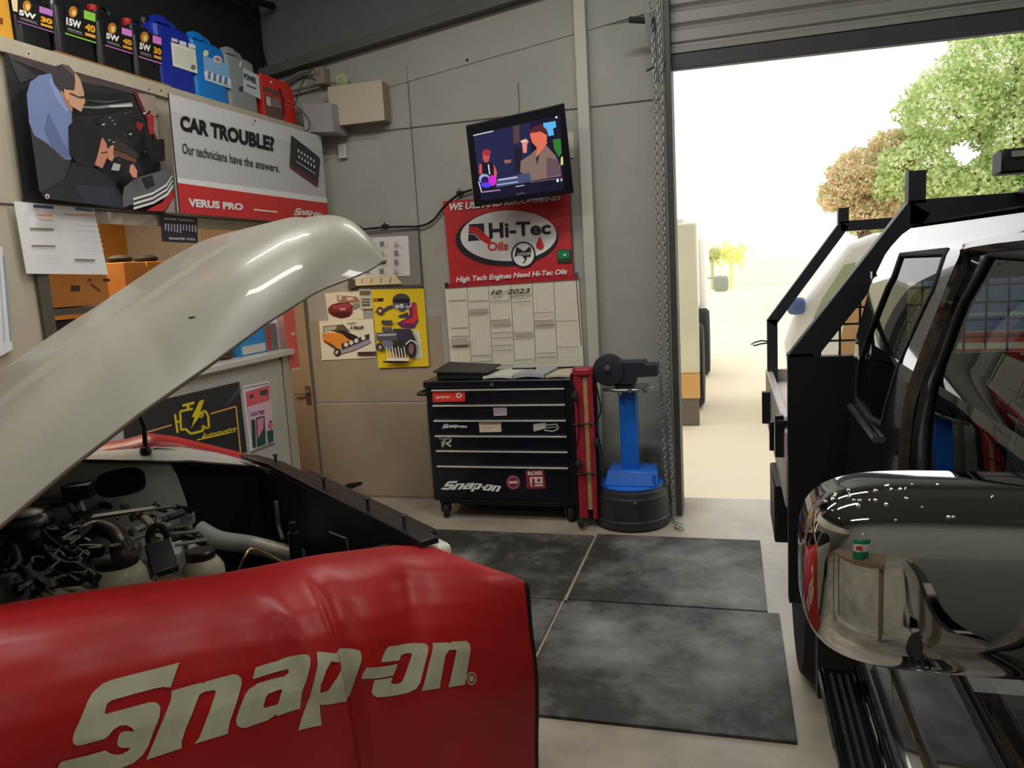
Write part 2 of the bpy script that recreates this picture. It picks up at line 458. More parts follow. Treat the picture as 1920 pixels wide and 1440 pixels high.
chain(m, [V((-.365, 4.72, .014)), V((-.34, 4.62, .012)), V((-.31, 4.60, .012)), V((-.34, 4.55, .012)), V((-.30, 4.53, .012))])
m.build('hand_chain', mat('chain_zinc', (150, 150, 146), .4, metal=.35, k=1.3), label='long steel link chain hanging beside the roller door guide', cat='chain')
# ================================================================= LEFT PARTITION (office front)
NX = (1, 0, 0)
zt_h = 2.635
yE = 4.354      # end of the counter
w = MB()
w.box(XP-.09, XP, -5.0, YB, 1.94, zt_h)                 # header
w.box(XP-.09, XP, 2.26, 2.60, 0, 1.94)                  # solid part left of the window
w.box(XP-.09, XP, 2.60, yE, 0, 1.15)                    # below the counter ledge
w.box(XP-.05, XP+.018, -5.0, YB, zt_h-.055, zt_h+.004)  # top rim
w.box(XP, XP+.012, 2.60, YB, 1.93, 1.985)               # lower rim
w.box(XP, XP+.016, YB-.09, YB-.0, 1.93, zt_h)           # end post
w.box(XP, XP+.014, yE-.085, yE, 0, 1.15)
w.m = 1  # dark mullion and thin dark strips along the frame
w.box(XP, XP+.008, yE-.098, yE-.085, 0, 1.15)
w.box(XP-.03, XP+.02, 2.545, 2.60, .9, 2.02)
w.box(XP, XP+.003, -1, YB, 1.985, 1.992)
w.m = 2
w.box(XP, XP+.012, 2.62, yE-.10, .02, 1.13)
struct('wall_office', w, [M['part'], mat('frame_dark_strip', (88, 80, 68), .6), mat('counter_panel_grey', (178, 176, 168), .5, k=1.3, var=.04)], flat=True, label='cream office partition with service opening')
w = MB(); w.box(-3.15, XP+.0, -5.0, YB, 2.60, 2.63)
struct('trim_4', w, M['part'], label='cream flat top of the office used as shelf')
w = MB(); w.box(-4.6, -4.5, 2.3, YB, 0, 2.6); w.box(-4.6, -2.86, 2.26, 2.34, 0, 2.6)
struct('wall_office_back', w, mat('office_ochre', (176, 118, 44), .7, k=1.2, var=.12, scale=2))
w = MB(); w.box(-4.6, -3.15, 2.3, YB, 2.58, 2.66)
struct('ceiling_office', w, M['part'])
# counter ledge
m = MB(); m.box(XP-.36, XP+.05, 2.62, yE+.01, 1.155, 1.19)
m.build('counter_ledge', mat('ledge_white', (188, 186, 178), .4, k=1.3), label='pale grey ledge of the service counter', cat='counter', bevel=.004)
# interior door on the back wall
hx = onY(597, 786, YB).x-.014
m = MB(); m.box(hx-.80, hx, YB-.03, YB-.005, .01, 2.04)
d1 = m.build('door_1', mat('door_beige', (150, 132, 108), .45, k=1.3), kind='structure', bevel=.003, label='plain beige interior door')
h = onY(572, 737, YB-.06)
m = MB(); m.lathe([(.022, 0), (.022, .01), (.01, .012), (.01, .03)], (h.x+.01, YB-.03, h.z), (0, -1, 0), 14)
m.tube([(h.x+.01, YB-.062, h.z), (h.x-.1, YB-.064, h.z-.004)], .008, 8)
m.box(h.x-.01, h.x+.03, YB-.036, YB-.03, h.z-.09, h.z+.05)
m.build('door_handle', M['steel'], d1)

# banner with mechanics and lettering ------------------------------------
WR, GR = (235, 235, 232), (180, 180, 184)
b = Print(P_(0, XP+.022), NX, sc=3)
b.base([(25, 290), (868, 535), (925, 1203), (135, 1130)], (38, 38, 41), .004)
b.poly([(25, 290), (868, 535), (872, 560), (600, 490), (330, 440), (60, 330)], (74, 62, 64))
b.poly([(60, 330), (210, 430), (110, 470), (40, 300)], (58, 60, 60))
b.poly([(400, 520), (700, 530), (760, 600), (600, 640), (420, 640)], (24, 27, 28))
b.poly([(410, 590), (520, 600), (740, 575), (745, 590), (560, 612), (430, 606)], (120, 122, 122))
b.poly([(440, 560), (600, 570), (700, 560), (600, 580)], (80, 82, 82))
b.poly([(600, 595), (735, 585), (745, 600), (620, 605)], (190, 192, 192))
b.poly([(750, 520), (866, 540), (888, 790), (868, 790), (830, 700), (775, 590)], (150, 132, 124))
b.poly([(745, 520), (775, 590), (830, 700), (868, 800), (885, 800), (840, 690), (765, 520)], (98, 30, 38))
random.seed(3)
for i in range(70):
    x = random.uniform(420, 860); y = random.uniform(630, 900); t = random.uniform(4, 16)
    c = random.choice([(120, 122, 125), (60, 62, 66), (190, 190, 190), (14, 14, 15), (50, 20, 22), (14, 14, 15)])
    b.poly([(x, y), (x+t*1.6, y-t*.3), (x+t*1.2, y+t*.5), (x+t*.3, y+t*.6)], c)
b.poly([(785, 640), (815, 660), (808, 760), (790, 765), (775, 700)], (150, 40, 46))
b.poly([(715, 690), (755, 705), (735, 745), (712, 725)], (140, 30, 36))
b.poly([(780, 790), (870, 790), (875, 910), (800, 925), (775, 860)], (18, 18, 20))
b.poly([(700, 1010), (905, 950), (915, 1000), (860, 1090), (700, 1150), (620, 1180), (640, 1060)], (92, 93, 96))
b.poly([(735, 1010), (800, 990), (815, 1050), (765, 1070)], (34, 34, 37))
for k, c in enumerate([(235, 235, 235), (60, 60, 62), (225, 225, 225), (60, 60, 62), (230, 230, 230)]):
    o = k*13
    b.poly([(690, 1120+o), (800, 1088+o), (880, 1040+o), (912, 990+o), (917, 1002+o), (886, 1052+o), (804, 1100+o), (690, 1133+o)], c)
b.poly([(760, 1190), (860, 1140), (920, 1070), (922, 1110), (860, 1195)], (178, 40, 44))
b.poly([(870, 1200), (922, 1110), (925, 1203)], (150, 130, 122))
# standing mechanic in a blue shirt
b.poly([(95, 700), (200, 800), (330, 900), (335, 1050), (190, 1110), (150, 1080)], (52, 53, 58))
b.poly([(78, 540), (100, 470), (150, 435), (222, 422), (262, 520), (332, 620), (338, 700), (315, 720), (322, 840), (336, 905), (290, 905), (240, 860), (200, 820), (120, 770), (92, 700)], (112, 126, 170))
b.poly([(222, 424), (262, 520), (332, 625), (300, 640), (240, 560), (205, 470)], (128, 146, 192))
b.poly([(200, 640), (260, 760), (320, 880), (290, 900), (230, 850), (180, 740)], (92, 104, 148))
b.poly([(262, 505), (300, 600), (335, 640), (340, 590)], (178, 128, 100))
b.poly([(215, 425), (235, 385), (275, 372), (315, 380), (350, 425), (365, 480), (345, 520), (295, 505), (265, 520), (232, 480)], (62, 56, 60))
b.poly([(262, 378), (315, 380), (345, 415), (340, 440), (300, 400)], (96, 78, 82))
b.poly([(345, 415), (378, 455), (400, 530), (402, 560), (408, 585), (398, 600), (385, 640), (350, 620), (318, 600), (300, 560), (300, 515), (345, 520), (350, 470)], (192, 146, 118))
b.poly([(285, 510), (305, 520), (312, 560), (300, 580), (288, 550)], (206, 152, 120))
b.line((318, 535), (375, 560), 6, (30, 26, 26)); b.line((375, 558), (402, 556), 10, (40, 30, 30))
# crouching mechanic in black
b.poly([(330, 920), (450, 950), (560, 1030), (610, 1100), (625, 1180), (200, 1128), (150, 1105), (300, 1010)], (33, 35, 38))
b.poly([(340, 1050), (560, 1060), (622, 1175), (400, 1150)], (40, 48, 58))
b.poly([(345, 660), (400, 685), (470, 735), (505, 790), (470, 860), (450, 950), (360, 940), (312, 860), (315, 740)], (26, 23, 22))
b.poly([(498, 780), (522, 815), (530, 850), (540, 880), (522, 905), (500, 955), (455, 935), (470, 890), (480, 850)], (190, 128, 104))
b.line((492, 870), (535, 862), 5, (20, 18, 18))
b.poly([(545, 830), (562, 825), (572, 870), (555, 918), (532, 905), (528, 850)], (196, 136, 112))
b.poly([(575, 785), (700, 872), (692, 900), (560, 850)], (58, 46, 42))
b.poly([(560, 850), (690, 905), (688, 925), (560, 880)], (110, 64, 50))
b.poly([(655, 940), (672, 930), (695, 970), (694, 1005), (672, 1008), (650, 975)], (206, 142, 116))
b.poly([(560, 925), (600, 935), (590, 970), (545, 965)], (170, 170, 165))
# right-hand half
b.poly([(868, 535), (1748, 772), (1788, 1228), (925, 1203)], GR)
b.poly([(868, 535), (1748, 772), (1755, 850), (1500, 790), (890, 640)], (190, 190, 192))
b.poly([(921, 1006), (1500, 1080), (1778, 1118), (1782, 1150), (1400, 1100), (924, 1036)], (226, 226, 222))
b.poly([(924, 1036), (1400, 1100), (1782, 1148), (1790, 1236), (1500, 1250), (935, 1204)], (186, 45, 45))
b.line((868, 535), (935, 1205), 7, (28, 28, 30))
b.text('CAR TROUBLE?', [(935, 655), (1476, 778), (1478, 862), (938, 742)], (12, 12, 12), .05)
b.text('Our technicians have the answers.', [(948, 812), (1506, 932), (1508, 978), (950, 872)], (52, 52, 54), .012)
b.text('VERUS PRO', [(980, 1122), (1296, 1152), (1296, 1190), (984, 1170)], (240, 235, 232), .05)
b.line((1357, 1185), (1492, 1199), 9, (235, 200, 196))
b.wordmark([(1586, 1170), (1752, 1200), (1750, 1236), (1584, 1216)], (232, 232, 230))
b.poly([(1572, 768), (1728, 888), (1738, 905), (1725, 1058), (1563, 945)], (44, 44, 48))
b.poly([(1566, 935), (1722, 1040), (1725, 1058), (1563, 948)], (120, 36, 44))
for r_ in range(2):
    for i in range(6):
        x = 1608+i*17; y = 846+r_*34+i*11
        b.poly([(x, y), (x+8, y+5), (x+7, y+20), (x-1, y+15)], (205, 205, 208))
b.line((1590, 915), (1700, 985), 4, (190, 190, 192))
for x, y in [(52, 318), (158, 1116), (1352, 690), (1740, 800), (942, 1195), (738, 518), (808, 524)]:
    b.ell(x, y, 13 if x < 200 else 5, 14 if x < 200 else 7, (196, 192, 180) if x < 200 else (60, 60, 60), n=14)
    if x < 200: b.ell(x, y+1, 6, 7, (40, 40, 38), n=10)
b.build('banner', label='wide vinyl banner with two mechanics and the words CAR TROUBLE above the office opening', cat='banner')

# laminated sheet on the opening, small poster, coral sheet ---------------
b = Print(P_(0, XP+.03), NX, sc=1)
b.base([(26, 377), (176, 392), (203, 515), (50, 513)], (222, 224, 232), .003)
b.poly([(62, 383), (100, 386), (100, 392), (62, 389)], (60, 70, 110)); b.poly([(140, 389), (172, 393), (174, 397), (141, 394)], (60, 70, 120))
for i, (x, y, l, c) in enumerate([(70, 402, 26, (226, 160, 130)), (72, 410, 28, (228, 170, 140)), (120, 402, 58, (226, 160, 130))]):
    b.line((x, y), (x+l, y+2), 3, c)
for (x, y, l) in [(55, 429, 44), (58, 461, 44), (138, 487, 38)]: b.line((x, y), (x+l, y+1), 3.4, (120, 112, 98))
for i in range(6): b.line((140, 420+i*9), (182+i*2, 422+i*9), 1, (200, 200, 208))
for i in range(8): b.line((60+i*1.2, 436+i*7 if i > 3 else 412+i*4), (110+i, 437+i*7 if i > 3 else 413+i*4), 1, (206, 206, 212))
b.build('notice_sheet', label='large white laminated notice sheet hanging at the left of the office opening', cat='sheet')
b = Print(P_(0, XP+.03), NX, sc=1)
b.base([(301, 403), (370, 409), (371, 456), (304, 453)], (48, 38, 48), .002)
b.text('POWER TRAINING', [(308, 408), (363, 412), (363, 416), (308, 412)], (230, 225, 225), .02)
for i in range(11): b.poly([(308+i*5.4, 419+i*.3), (311.5+i*5.4, 419.4+i*.3), (311+i*5.4, 432+(i*7 % 6)), (308.5+i*5.4, 432+(i*7 % 6))], (170, 168, 190))
b.text('MONSTER TOOL', [(314, 445), (364, 447), (364, 451), (314, 449.5)], (225, 225, 230), .02)
b.build('small_poster', label='small dark purple poster under the banner showing a row of bright tools', cat='poster')
b = Print(P_(0, XP+.018), NX, sc=1)
b.base([(530, 582), (551, 577), (563, 692), (545, 695)], (236, 92, 84), .002)
b.line((546, 693), (563, 690), 3, (240, 210, 205))
b.ell(549, 626, 4, 3, (245, 190, 180), n=12)
b.build('coral_sheet', label='narrow coral red plastic sheet at the end of the counter beside the beige door', cat='sheet')

b = Print(P_(0, XP+.02), NX, sc=1)
b.base([(-40, 470), (4, 462), (24, 655), (-20, 680)], (206, 212, 220), .003); b.line((6, 480), (20, 640), 3, (120, 140, 170)); b.line((-2, 485), (8, 640), 2, (170, 180, 190))
b.build('wall_chart', label='pale blue white chart at the far left edge of the office post', cat='chart')
# black banner with engine symbol, battery poster -------------------------
def cr(x, y): return (240+x/6, 680+y/6)
b = Print(P_(0, XP+.018), NX, sc=6, ox=240, oy=680)
b.base([(-60, 520), (310, 435), (1250, 215), (1340, 1005), (400, 1180), (0, 1250)], (40, 40, 43), .003)
b.poly([(1250, 215), (1270, 330), (1060, 520), (1230, 290)], (72, 73, 76))
YE = (240, 190, 40); OR = (236, 160, 90)
b.pline([(200, 785), (490, 700)], 17, OR); b.pline([(925, 575), (1210, 492), (1262, 1010)], 17, OR)
Lw = 26
b.pline([(580, 545), (590, 760), (640, 745), (700, 800), (840, 765), (830, 705), (880, 740), (905, 720), (895, 600), (865, 545), (835, 545), (830, 605), (800, 615), (790, 545)], Lw, YE)
b.pline([(520, 580), (550, 790)], Lw, YE); b.pline([(535, 665), (580, 660)], Lw, YE)
b.pline([(580, 545), (720, 520)], Lw, YE); b.pline([(600, 485), (735, 450)], 30, YE); b.pline([(665, 480), (660, 540)], 34, YE)
b.poly([(790, 430), (845, 415), (800, 550), (835, 545), (695, 740), (735, 610), (700, 615)], YE)
b.text('Automotive', [(800, 800), (1205, 712), (1208, 760), (800, 870)], YE, .02, .35)
b.poly([(760, 862), (1190, 770), (1190, 780), (760, 878)], YE)
b.build('engine_banner', label='black vinyl banner with a yellow engine and lightning symbol on the counter front', cat='banner')
b = Print(P_(0, XP+.018), NX, sc=6, ox=240, oy=680)
b.base([(1290, 265), (1585, 205), (1650, 900), (1380, 1005)], (214, 216, 218), .003)
b.pline([(1300, 290), (1575, 232)], 8, (90, 92, 96)); b.line((1385, 1003), (1650, 903), 9, (70, 72, 76))
b.poly([(1320, 330), (1585, 250), (1590, 420), (1335, 500)], (208, 92, 102))
b.poly([(1360, 370), (1400, 345), (1405, 390), (1365, 410)], (60, 62, 66)); b.poly([(1480, 315), (1560, 300), (1565, 355), (1480, 370)], (66, 62, 66))
b.poly([(1335, 500), (1590, 420), (1625, 880), (1400, 970)], (226, 176, 196))
b.text('CAR BATTERIES', [(1365, 565), (1525, 530), (1525, 575), (1370, 608)], (70, 50, 62), .03)
b.poly([(1375, 645), (1420, 635), (1430, 950), (1395, 960)], (26, 66, 52))
b.poly([(1430, 620), (1525, 595), (1540, 915), (1440, 950)], (32, 72, 58)); b.poly([(1440, 640), (1515, 610), (1510, 740), (1450, 860)], (220, 130, 160))
b.poly([(1550, 770), (1620, 750), (1625, 885), (1565, 905)], (34, 78, 64)); b.ell(1590, 700, 26, 40, (196, 110, 128)); b.ell(1590, 662, 14, 9, (40, 34, 36))
b.build('battery_poster', label='pink and green battery poster in a clear frame on the counter front', cat='poster')

# things on the counter ledge --------------------------------------------
xs = XP-.06
def ybox(px0, px1, py, x): return onX(px0, py, x).y, onX(px1, py, x).y
y0, y1 = ybox(452, 500, 655, xs)
m = MB(); m.box(xs-.12, xs, y0, y1, 1.19, onX(470, 612, xs).z)
o = m.build('blue_carton', mat('pack_blue', (40, 140, 205), .4, k=1.2), bevel=.006, label='bright blue and white carton standing on the counter ledge', cat='box')
m = MB(); m.box(xs, xs+.001, y0+.01, y1-.01, 1.2, 1.25); m.build('white_band', M['white'], o)
y0, y1 = ybox(500, 522, 650, xs)
m = MB(); m.box(xs-.1, xs, y0, y1, 1.19, onX(505, 607, xs).z)
o = m.build('grey_spray_box', mat('pack_grey', (120, 124, 128), .4), bevel=.004, label='grey box with a red stripe between the blue carton and the white box', cat='box')
m = MB(); m.box(xs, xs+.001, y0+.02, y0+.045, 1.2, 1.34); m.build('red_stripe', ink((200, 40, 50)), o)
y0, y1 = ybox(524, 541, 650, xs)
m = MB(); m.box(xs-.1, xs, y0, y1, 1.19, onX(530, 578, xs).z)
m.build('white_box', mat('pack_white', (205, 206, 214), .4), bevel=.004, label='tall white box at the very end of the counter ledge', cat='box')
p = onX(430, 657, xs)
m = MB(); m.ball((xs-.05, p.y, 1.205), (.05, .07, .015)); m.ball((xs-.04, p.y+.04, 1.225), (.03, .05, .012)); m.tube([(xs-.04, p.y+.03, 1.22), (xs-.05, p.y+.05, 1.29)], .012, 6)
m.build('work_gloves', mat('glove_brown', (92, 50, 46), .8), label='crumpled dark red work gloves on the counter ledge', cat='gloves')

# office interior ---------------------------------------------------------
xo = -3.02
a, b2 = onX(80, 580, xo), onX(208, 572, xo); t_ = onX(150, 505, xo)
sh = MB(); sh.box(-3.6, -2.86, 2.3, 4.2, a.z-.03, a.z-.004)
sh.build('office_shelf', mat('shelf_grey', (90, 86, 78), .5), label='grey shelf inside the office behind the opening', cat='shelf')
CB = mat('cardboard', (196, 132, 66), .8, k=1.2, var=.08, scale=6)
m = MB(); m.box(xo-.35, xo, a.y, b2.y, a.z, t_.z+.05)
o = m.build('cardboard_box', CB, bevel=.004, label='large brown carton with black print behind the white notice sheet', cat='box', group='cartons in the office')
for q in [[(368, 485), (415, 485), (415, 515), (368, 515)], [(455, 452), (475, 452), (475, 462), (455, 462)], [(535, 450), (570, 450), (572, 465), (536, 465)]]:
    b = Print(P_(0, xo+.001), NX, sc=2.77, oy=360); b.poly(q, (60, 42, 28)); b.build('print_mark', o)
b = Print(P_(0, xo+.001), NX, sc=2.77, oy=360); b.line((470, 478), (522, 516), 11, (120, 50, 30)); b.build('print_mark', o)
for (p0, p1, top, lb) in [(236, 278, 487, 'smaller brown carton left of a pair on the office shelf'), (280, 330, 486, 'smaller brown carton right of a pair on the office shelf')]:
    xx = -3.25; q0, q1 = onX(p0, 530, xx), onX(p1, 530, xx)
    m = MB(); m.box(xx-.3, xx, q0.y, q1.y, a.z, onX((p0+p1)/2, top+4, xx).z)
    c = m.build('cardboard_box', CB, bevel=.004, label=lb, cat='box', group='cartons in the office')
    m = MB(); m.ball((xx-.1, (q0.y+q1.y)/2, onX((p0+p1)/2, top+4, xx).z+.02), (.07, .07, .025))
    m.build('tape_roll', M['blackmat'], label='dark tape roll lying on %s pair carton' % ('the left' if p0 < 250 else 'the right'), cat='tape')
mn = thing('computer_monitor', 'dark computer monitor on the office shelf below the carton', 'monitor', (-3.2, 2.9, 1.2))
zz = onX(110, 600, -3.1).z
m = MB(); m.box(-3.14, -3.1, 2.72, 3.2, a.z-.36, a.z-.06); m.build('monitor_case', M['black'], mn, bevel=.006)
m = MB(); m.box(-3.2, -3.12, 2.9, 3.0, 1.14, a.z-.3); m.build('monitor_stand', M['black'], mn)
m = MB(); m.box(-4.0, -2.86, 2.62, 4.2, 1.10, 1.135); m.build('office_desk', mat('desk_wood', (120, 84, 50), .5), label='brown desk top inside the office behind the ledge', cat='desk')

# things on top of the office --------------------------------------------
XF = -2.80
m = MB(); q0, q1 = onX(100, 98, XP), onX(318, 168, XP)
m.box(-3.1, XP+.01, q0.y, q1.y, 2.64, 2.650); m.build('plywood_strip', mat('plywood', (150, 112, 70), .7, var=.15), label='thin brown board lying under the black oil bottles', cat='board')
ZS = 2.652
def rounded(mb, x0, x1, y0, y1, z0, z1, e=.35, taper=0.0, n=24, steps=10, topround=.03):
    cx, cy, hx_, hy = (x0+x1)/2, (y0+y1)/2, (x1-x0)/2, (y1-y0)/2
    prof = [(0.9, 0), (1, .012), (1, .5), (1-taper*.5, .8), (1-taper, 1-topround/(z1-z0)), (.82-taper, 1)]
    def fn(u, v):
        s_, h_ = prof[int(round(v*(len(prof)-1)))]
        a = 2*PI*u; ca, sa = math.cos(a), math.sin(a)
        return (cx+hx_*s_*math.copysign(abs(ca)**e, ca), cy+hy*s_*math.copysign(abs(sa)**e, sa), z0+(z1-z0)*h_)
    mb.grid(fn, n, len(prof), cu=True)
    o = len(mb.v)-n*len(prof)
    mb.f.append([o+k*len(prof) for k in range(n)]); mb.mi.append(mb.m)
    mb.f.append([o+k*len(prof)+len(prof)-1 for k in range(n)]); mb.mi.append(mb.m)
OB = mat('oil_bottle_black', (22, 23, 24), .35)
bots = [
 (35, 104, 3, (98, -10, 300, 185), 'black oil bottle with purple label beside the yellow container', '5W-30', (170, 110, 181)),
 (110, 187, 20, (365, 15, 540, 245), 'black oil bottle with green edged label marked 15W', '15W-40', (140, 200, 70)),
 (190, 256, 42, (590, 118, 745, 305), 'black oil bottle with blue and orange label in the middle of the row', '5W-40', (200, 120, 190)),
 (259, 310, 58, (778, 165, 910, 362), 'black oil bottle with purple label next to the dark blue canister', '5W-30', (205, 120, 200))]
for i, (p0, p1, pt, lb, label, txt, edge) in enumerate(bots):
    xm = (p0+p1)/2
    yy0, yy1 = onX(p0, 70+xm*.32, XF).y+.006, onX(p1, 70+xm*.32, XF).y-.006
    zt_ = ZS+.33
    t = thing('oil_bottle', label, 'bottle', (XF-.07, (yy0+yy1)/2, ZS), 'black oil bottles on the office roof')
    m = MB(); rounded(m, XF-.13, XF, yy0, yy1, ZS, ZS+.27, taper=.12, topround=.05)
    yc = (yy0+yy1)/2
    m.tube(smoothpath([(XF-.065, yc+.05, ZS+.26), (XF-.065, yc+.045, ZS+.31), (XF-.065, yc, ZS+.315), (XF-.065, yc-.045, ZS+.285)], 4), .014, 8)
    m.build('bottle_body', OB, t)
    m = MB(); m.lathe([(.022, 0), (.024, .005), (.024, .035), (.02, .038)], (XF-.065, yc-.045, ZS+.265), n=16); m.build('cap', mat('cap_red', (170, 30, 40), .4) if i != 1 else M['black'], t)
    b = Print(P_(0, XF+.001), NX, sc=3)
    x0, y0, x1, y1 = lb; dy = (x1-x0)*.31
    L = lambda u, v: (x0+(x1-x0)*u, y0+(y1-y0-dy)*v+dy*u)
    q = lambda a, b_, c, d: [L(a, b_), L(c, b_), L(c, d), L(a, d)]
    b.poly(q(0, 0, 1, 1), (16, 14, 16)); b.poly(q(0, .96, 1, 1), edge); b.poly(q(.6, .05, .97, .32), edge if i != 1 else (130, 190, 70))
    b.ell(*L(.25, .22), 24, 32, (176, 110, 40), n=16); b.ell(*L(.27, .25), 12, 18, (225, 190, 110), n=12)
    b.text(txt[:-3], q(.02, .46, .5, .70), (235, 235, 235), .05); b.text(txt[-2:], q(.62, .46, .95, .70), (240, 150, 30), .06)
    b.poly(q(.62, .76, .95, .86), (206, 150, 60)); b.poly(q(.05, .80, .5, .83), (150, 150, 150)); b.poly(q(.05, .87, .55, .89), (120, 120, 120))
    b.build('label', t)
def canister(name, label, p0, p1, zt_, mt, dep=.24, cap=None, capc=None, lab=None, grp='canisters on the office roof', hand=True):
    xm = (p0+p1)/2
    yy0, yy1 = onX(p0, 72+xm*.315, XF).y+.004, onX(p1, 72+xm*.315, XF).y-.004
    yc = (yy0+yy1)/2; h = yy1-yy0
    t = thing(name, label, 'canister', (XF-dep/2, yc, ZS), grp)
    m = MB(); rounded(m, XF-dep, XF, yy0, yy1, 2.64, zt_-.04, e=.22, taper=.02, n=32, topround=.02)
    if hand:
        m.tube(smoothpath([(XF-dep*.3, yc+h*.32, zt_-.06), (XF-dep*.3, yc+h*.28, zt_-.012), (XF-dep*.3, yc-h*.15, zt_-.01), (XF-dep*.3, yc-h*.2, zt_-.06)], 4), .016, 8)
        m.box(XF-.05, XF-.001, yc-h*.42, yc-h*.2, zt_-.05, zt_-.015)
    m.build('canister_body', mt, t)
    m = MB(); m.lathe([(.026, 0), (.026, .03), (.02, .034)], (XF-dep*.45, yc-h*.33, zt_-.045), n=16); m.build('cap', capc or M['black'], t)
    return t
zz = onX(10, -10, XF).z
t = canister('yellow_canister', 'mustard yellow plastic canister at the left end of the office roof', -50, 33, ZS+.36, mat('canister_yellow', (214, 156, 56), .4, k=1.15))
b = Print(P_(0, XF+.001), NX, sc=3); b.poly([(60, -20), (98, -10), (100, 70), (72, 60)], (214, 190, 150)); b.build('label', t); b = Print(P_(0, XF+.001), NX, sc=3); b.poly([(0, 100), (16, 103), (16, 136), (0, 132)], (110, 50, 20)); b.build('label', t)
t = canister('blue_canister', 'tall dark blue plastic canister with a white label', 306, 372, onX(330, 36, XF).z, mat('canister_navy', (20, 42, 150), .35, k=1.2))
b = Print(P_(0, XF+.001), NX, sc=3)
b.poly([(960, 235), (1098, 280), (1112, 415), (972, 370)], (214, 216, 200)); b.poly([(962, 212), (998, 222), (1000, 240), (964, 230)], (190, 196, 210)); b.poly([(1006, 226), (1046, 238), (1048, 262), (1008, 250)], (200, 205, 215)); b.poly([(1056, 242), (1096, 254), (1098, 276), (1058, 266)], (205, 208, 218)); b.ell(1085, 378, 14, 14, (110, 112, 100), n=14)
for k in range(7): b.line((975, 262+k*14), (1090, 298+k*14), 2, (170, 174, 160))
b.build('label', t)
t = canister('blue_canister', 'bright sky blue plastic canister with a car wash picture label', 373, 434, onX(385, 62, XF).z, mat('canister_sky', (14, 116, 196), .35, k=1.2))
b = Print(P_(0, XF+.001), NX, sc=3)
b.poly([(1140, 310), (1285, 360), (1302, 500), (1152, 450)], (120, 165, 205)); b.poly([(1145, 400), (1298, 450), (1302, 500), (1152, 450)], (190, 205, 222)); b.ell(1156, 300, 16, 18, (236, 214, 170), n=16); b.ell(1222, 335, 26, 20, (230, 210, 215), .5, n=18); b.ell(1222, 335, 18, 12, (180, 120, 130), .5, n=16)
for k in range(9): b.poly([(1155+k*15, 395+k*5+(k*5 % 9)), (1165+k*15, 400+k*5), (1163+k*15, 440+k*5), (1152+k*15, 437+k*5)], (60, 100, 150) if k % 2 else (225, 232, 240))
b.build('label', t)
t = canister('grey_canister', 'silver grey plastic canister with a pale label', 435, 489, onX(440, 88, XF).z, mat('canister_grey', (132, 138, 138), .4, k=1.2))
b = Print(P_(0, XF+.001), NX, sc=3)
b.poly([(1365, 380), (1455, 425), (1468, 560), (1368, 510)], (176, 186, 186)); b.text('POWER', [(1370, 408), (1440, 440), (1442, 478), (1372, 444)], (40, 44, 50), .06); b.line((1385, 478), (1440, 500), 7, (60, 66, 70)); b.ell(1355, 500, 13, 15, (50, 52, 52), n=14); b.line((1352, 345), (1345, 380), 8, (225, 228, 228))
b.build('label', t)
# red carton at the end
q0, q1 = onX(497, 225, XF), onX(558, 243, XF)
m = MB(); zt0 = onX(497, 140, XF).z; zt1 = onX(545, 158, XF).z
m.prism([(XF, q0.y, 2.64), (XF, q1.y, 2.64), (XF, q1.y-.01, zt1-.05), (XF, q1.y-.06, zt1), (XF, q0.y, zt0)], (-.22, 0, 0))
t = m.build('red_carton', mat('carton_red', (196, 44, 34), .45, k=1.3), bevel=.003, label='red retail carton at the end of the row on the office roof', cat='box')
b = Print(P_(0, XF+.001), NX, sc=3)
b.poly([(1480, 480), (1570, 520), (1590, 640), (1585, 700), (1500, 665)], (92, 66, 62)); b.poly([(1485, 515), (1575, 548), (1580, 562), (1488, 530)], (196, 44, 34)); b.poly([(1495, 540), (1520, 548), (1525, 600), (1498, 590)], (190, 180, 160)); b.poly([(1525, 550), (1568, 560), (1580, 610), (1530, 600)], (120, 110, 112)); b.ell(1522, 462, 8, 6, (240, 220, 215), n=12)
b.pline([(1568, 500), (1592, 560), (1594, 660)], 7, (30, 22, 24)); b.line((1610, 560), (1640, 580), 3, (230, 140, 130)); b.line((1612, 590), (1650, 610), 3, (230, 140, 130))
b.build('print', t)
q2 = onX(487, 215, XP-.12)
m = MB(); m.box(XP-.1, XP-.004, onX(425, 200, XF).y, onX(490, 222, XF).y, 2.636, 2.639); m.build('white_paper', M['white'], label='white sheet of paper sticking out under the grey canister', cat='paper')
# ================================================================= BACK WALL THINGS
def PY(y): return P_(1, y)
NY = (0, -1, 0)
# grey duct box and cream cabinet high on the wall
m = MB(); q = [onY(573, 193, 4.80), onY(620, 192, 4.80), onY(626, 247, 4.80), onY(573, 248, 4.80)]
m.prism([(XP+.02, 4.80, q[0].z), (q[1].x, 4.80, q[1].z), (q[1].x, 4.80, q[2].z), (XP+.02, 4.80, q[3].z)], (0, .228, 0))
m.build('grey_duct_box', mat('duct_grey', (150, 147, 148), .5, k=1.2), bevel=.003, label='plain grey metal box where the office roof meets the wall', cat='box')
Yc = 4.90
q = [onY(x, y, Yc) for x, y in ((614, 162), (712, 151), (722, 226), (622, 236))]
t = thing('electrical_cabinet', 'cream metal electrical cabinet high on the grey wall', 'cabinet', ((q[0].x+q[1].x)/2, Yc+.06, q[2].z))
x0, x1, z0, z1 = (q[0].x+q[3].x)/2, (q[1].x+q[2].x)/2, (q[2].z+q[3].z)/2, (q[0].z+q[1].z)/2
m = MB(); m.box(x0, x1, Yc+.012, YB-.01, z0+.005, z1-.005); m.build('cabinet_box', mat('cabinet_side', (140, 128, 110), .5, k=1.2), t, bevel=.002)
m = MB(); m.box(x0-.004, x1+.004, Yc, Yc+.01, z0, z1); m.build('cabinet_door', M['cream'], t, bevel=.002)
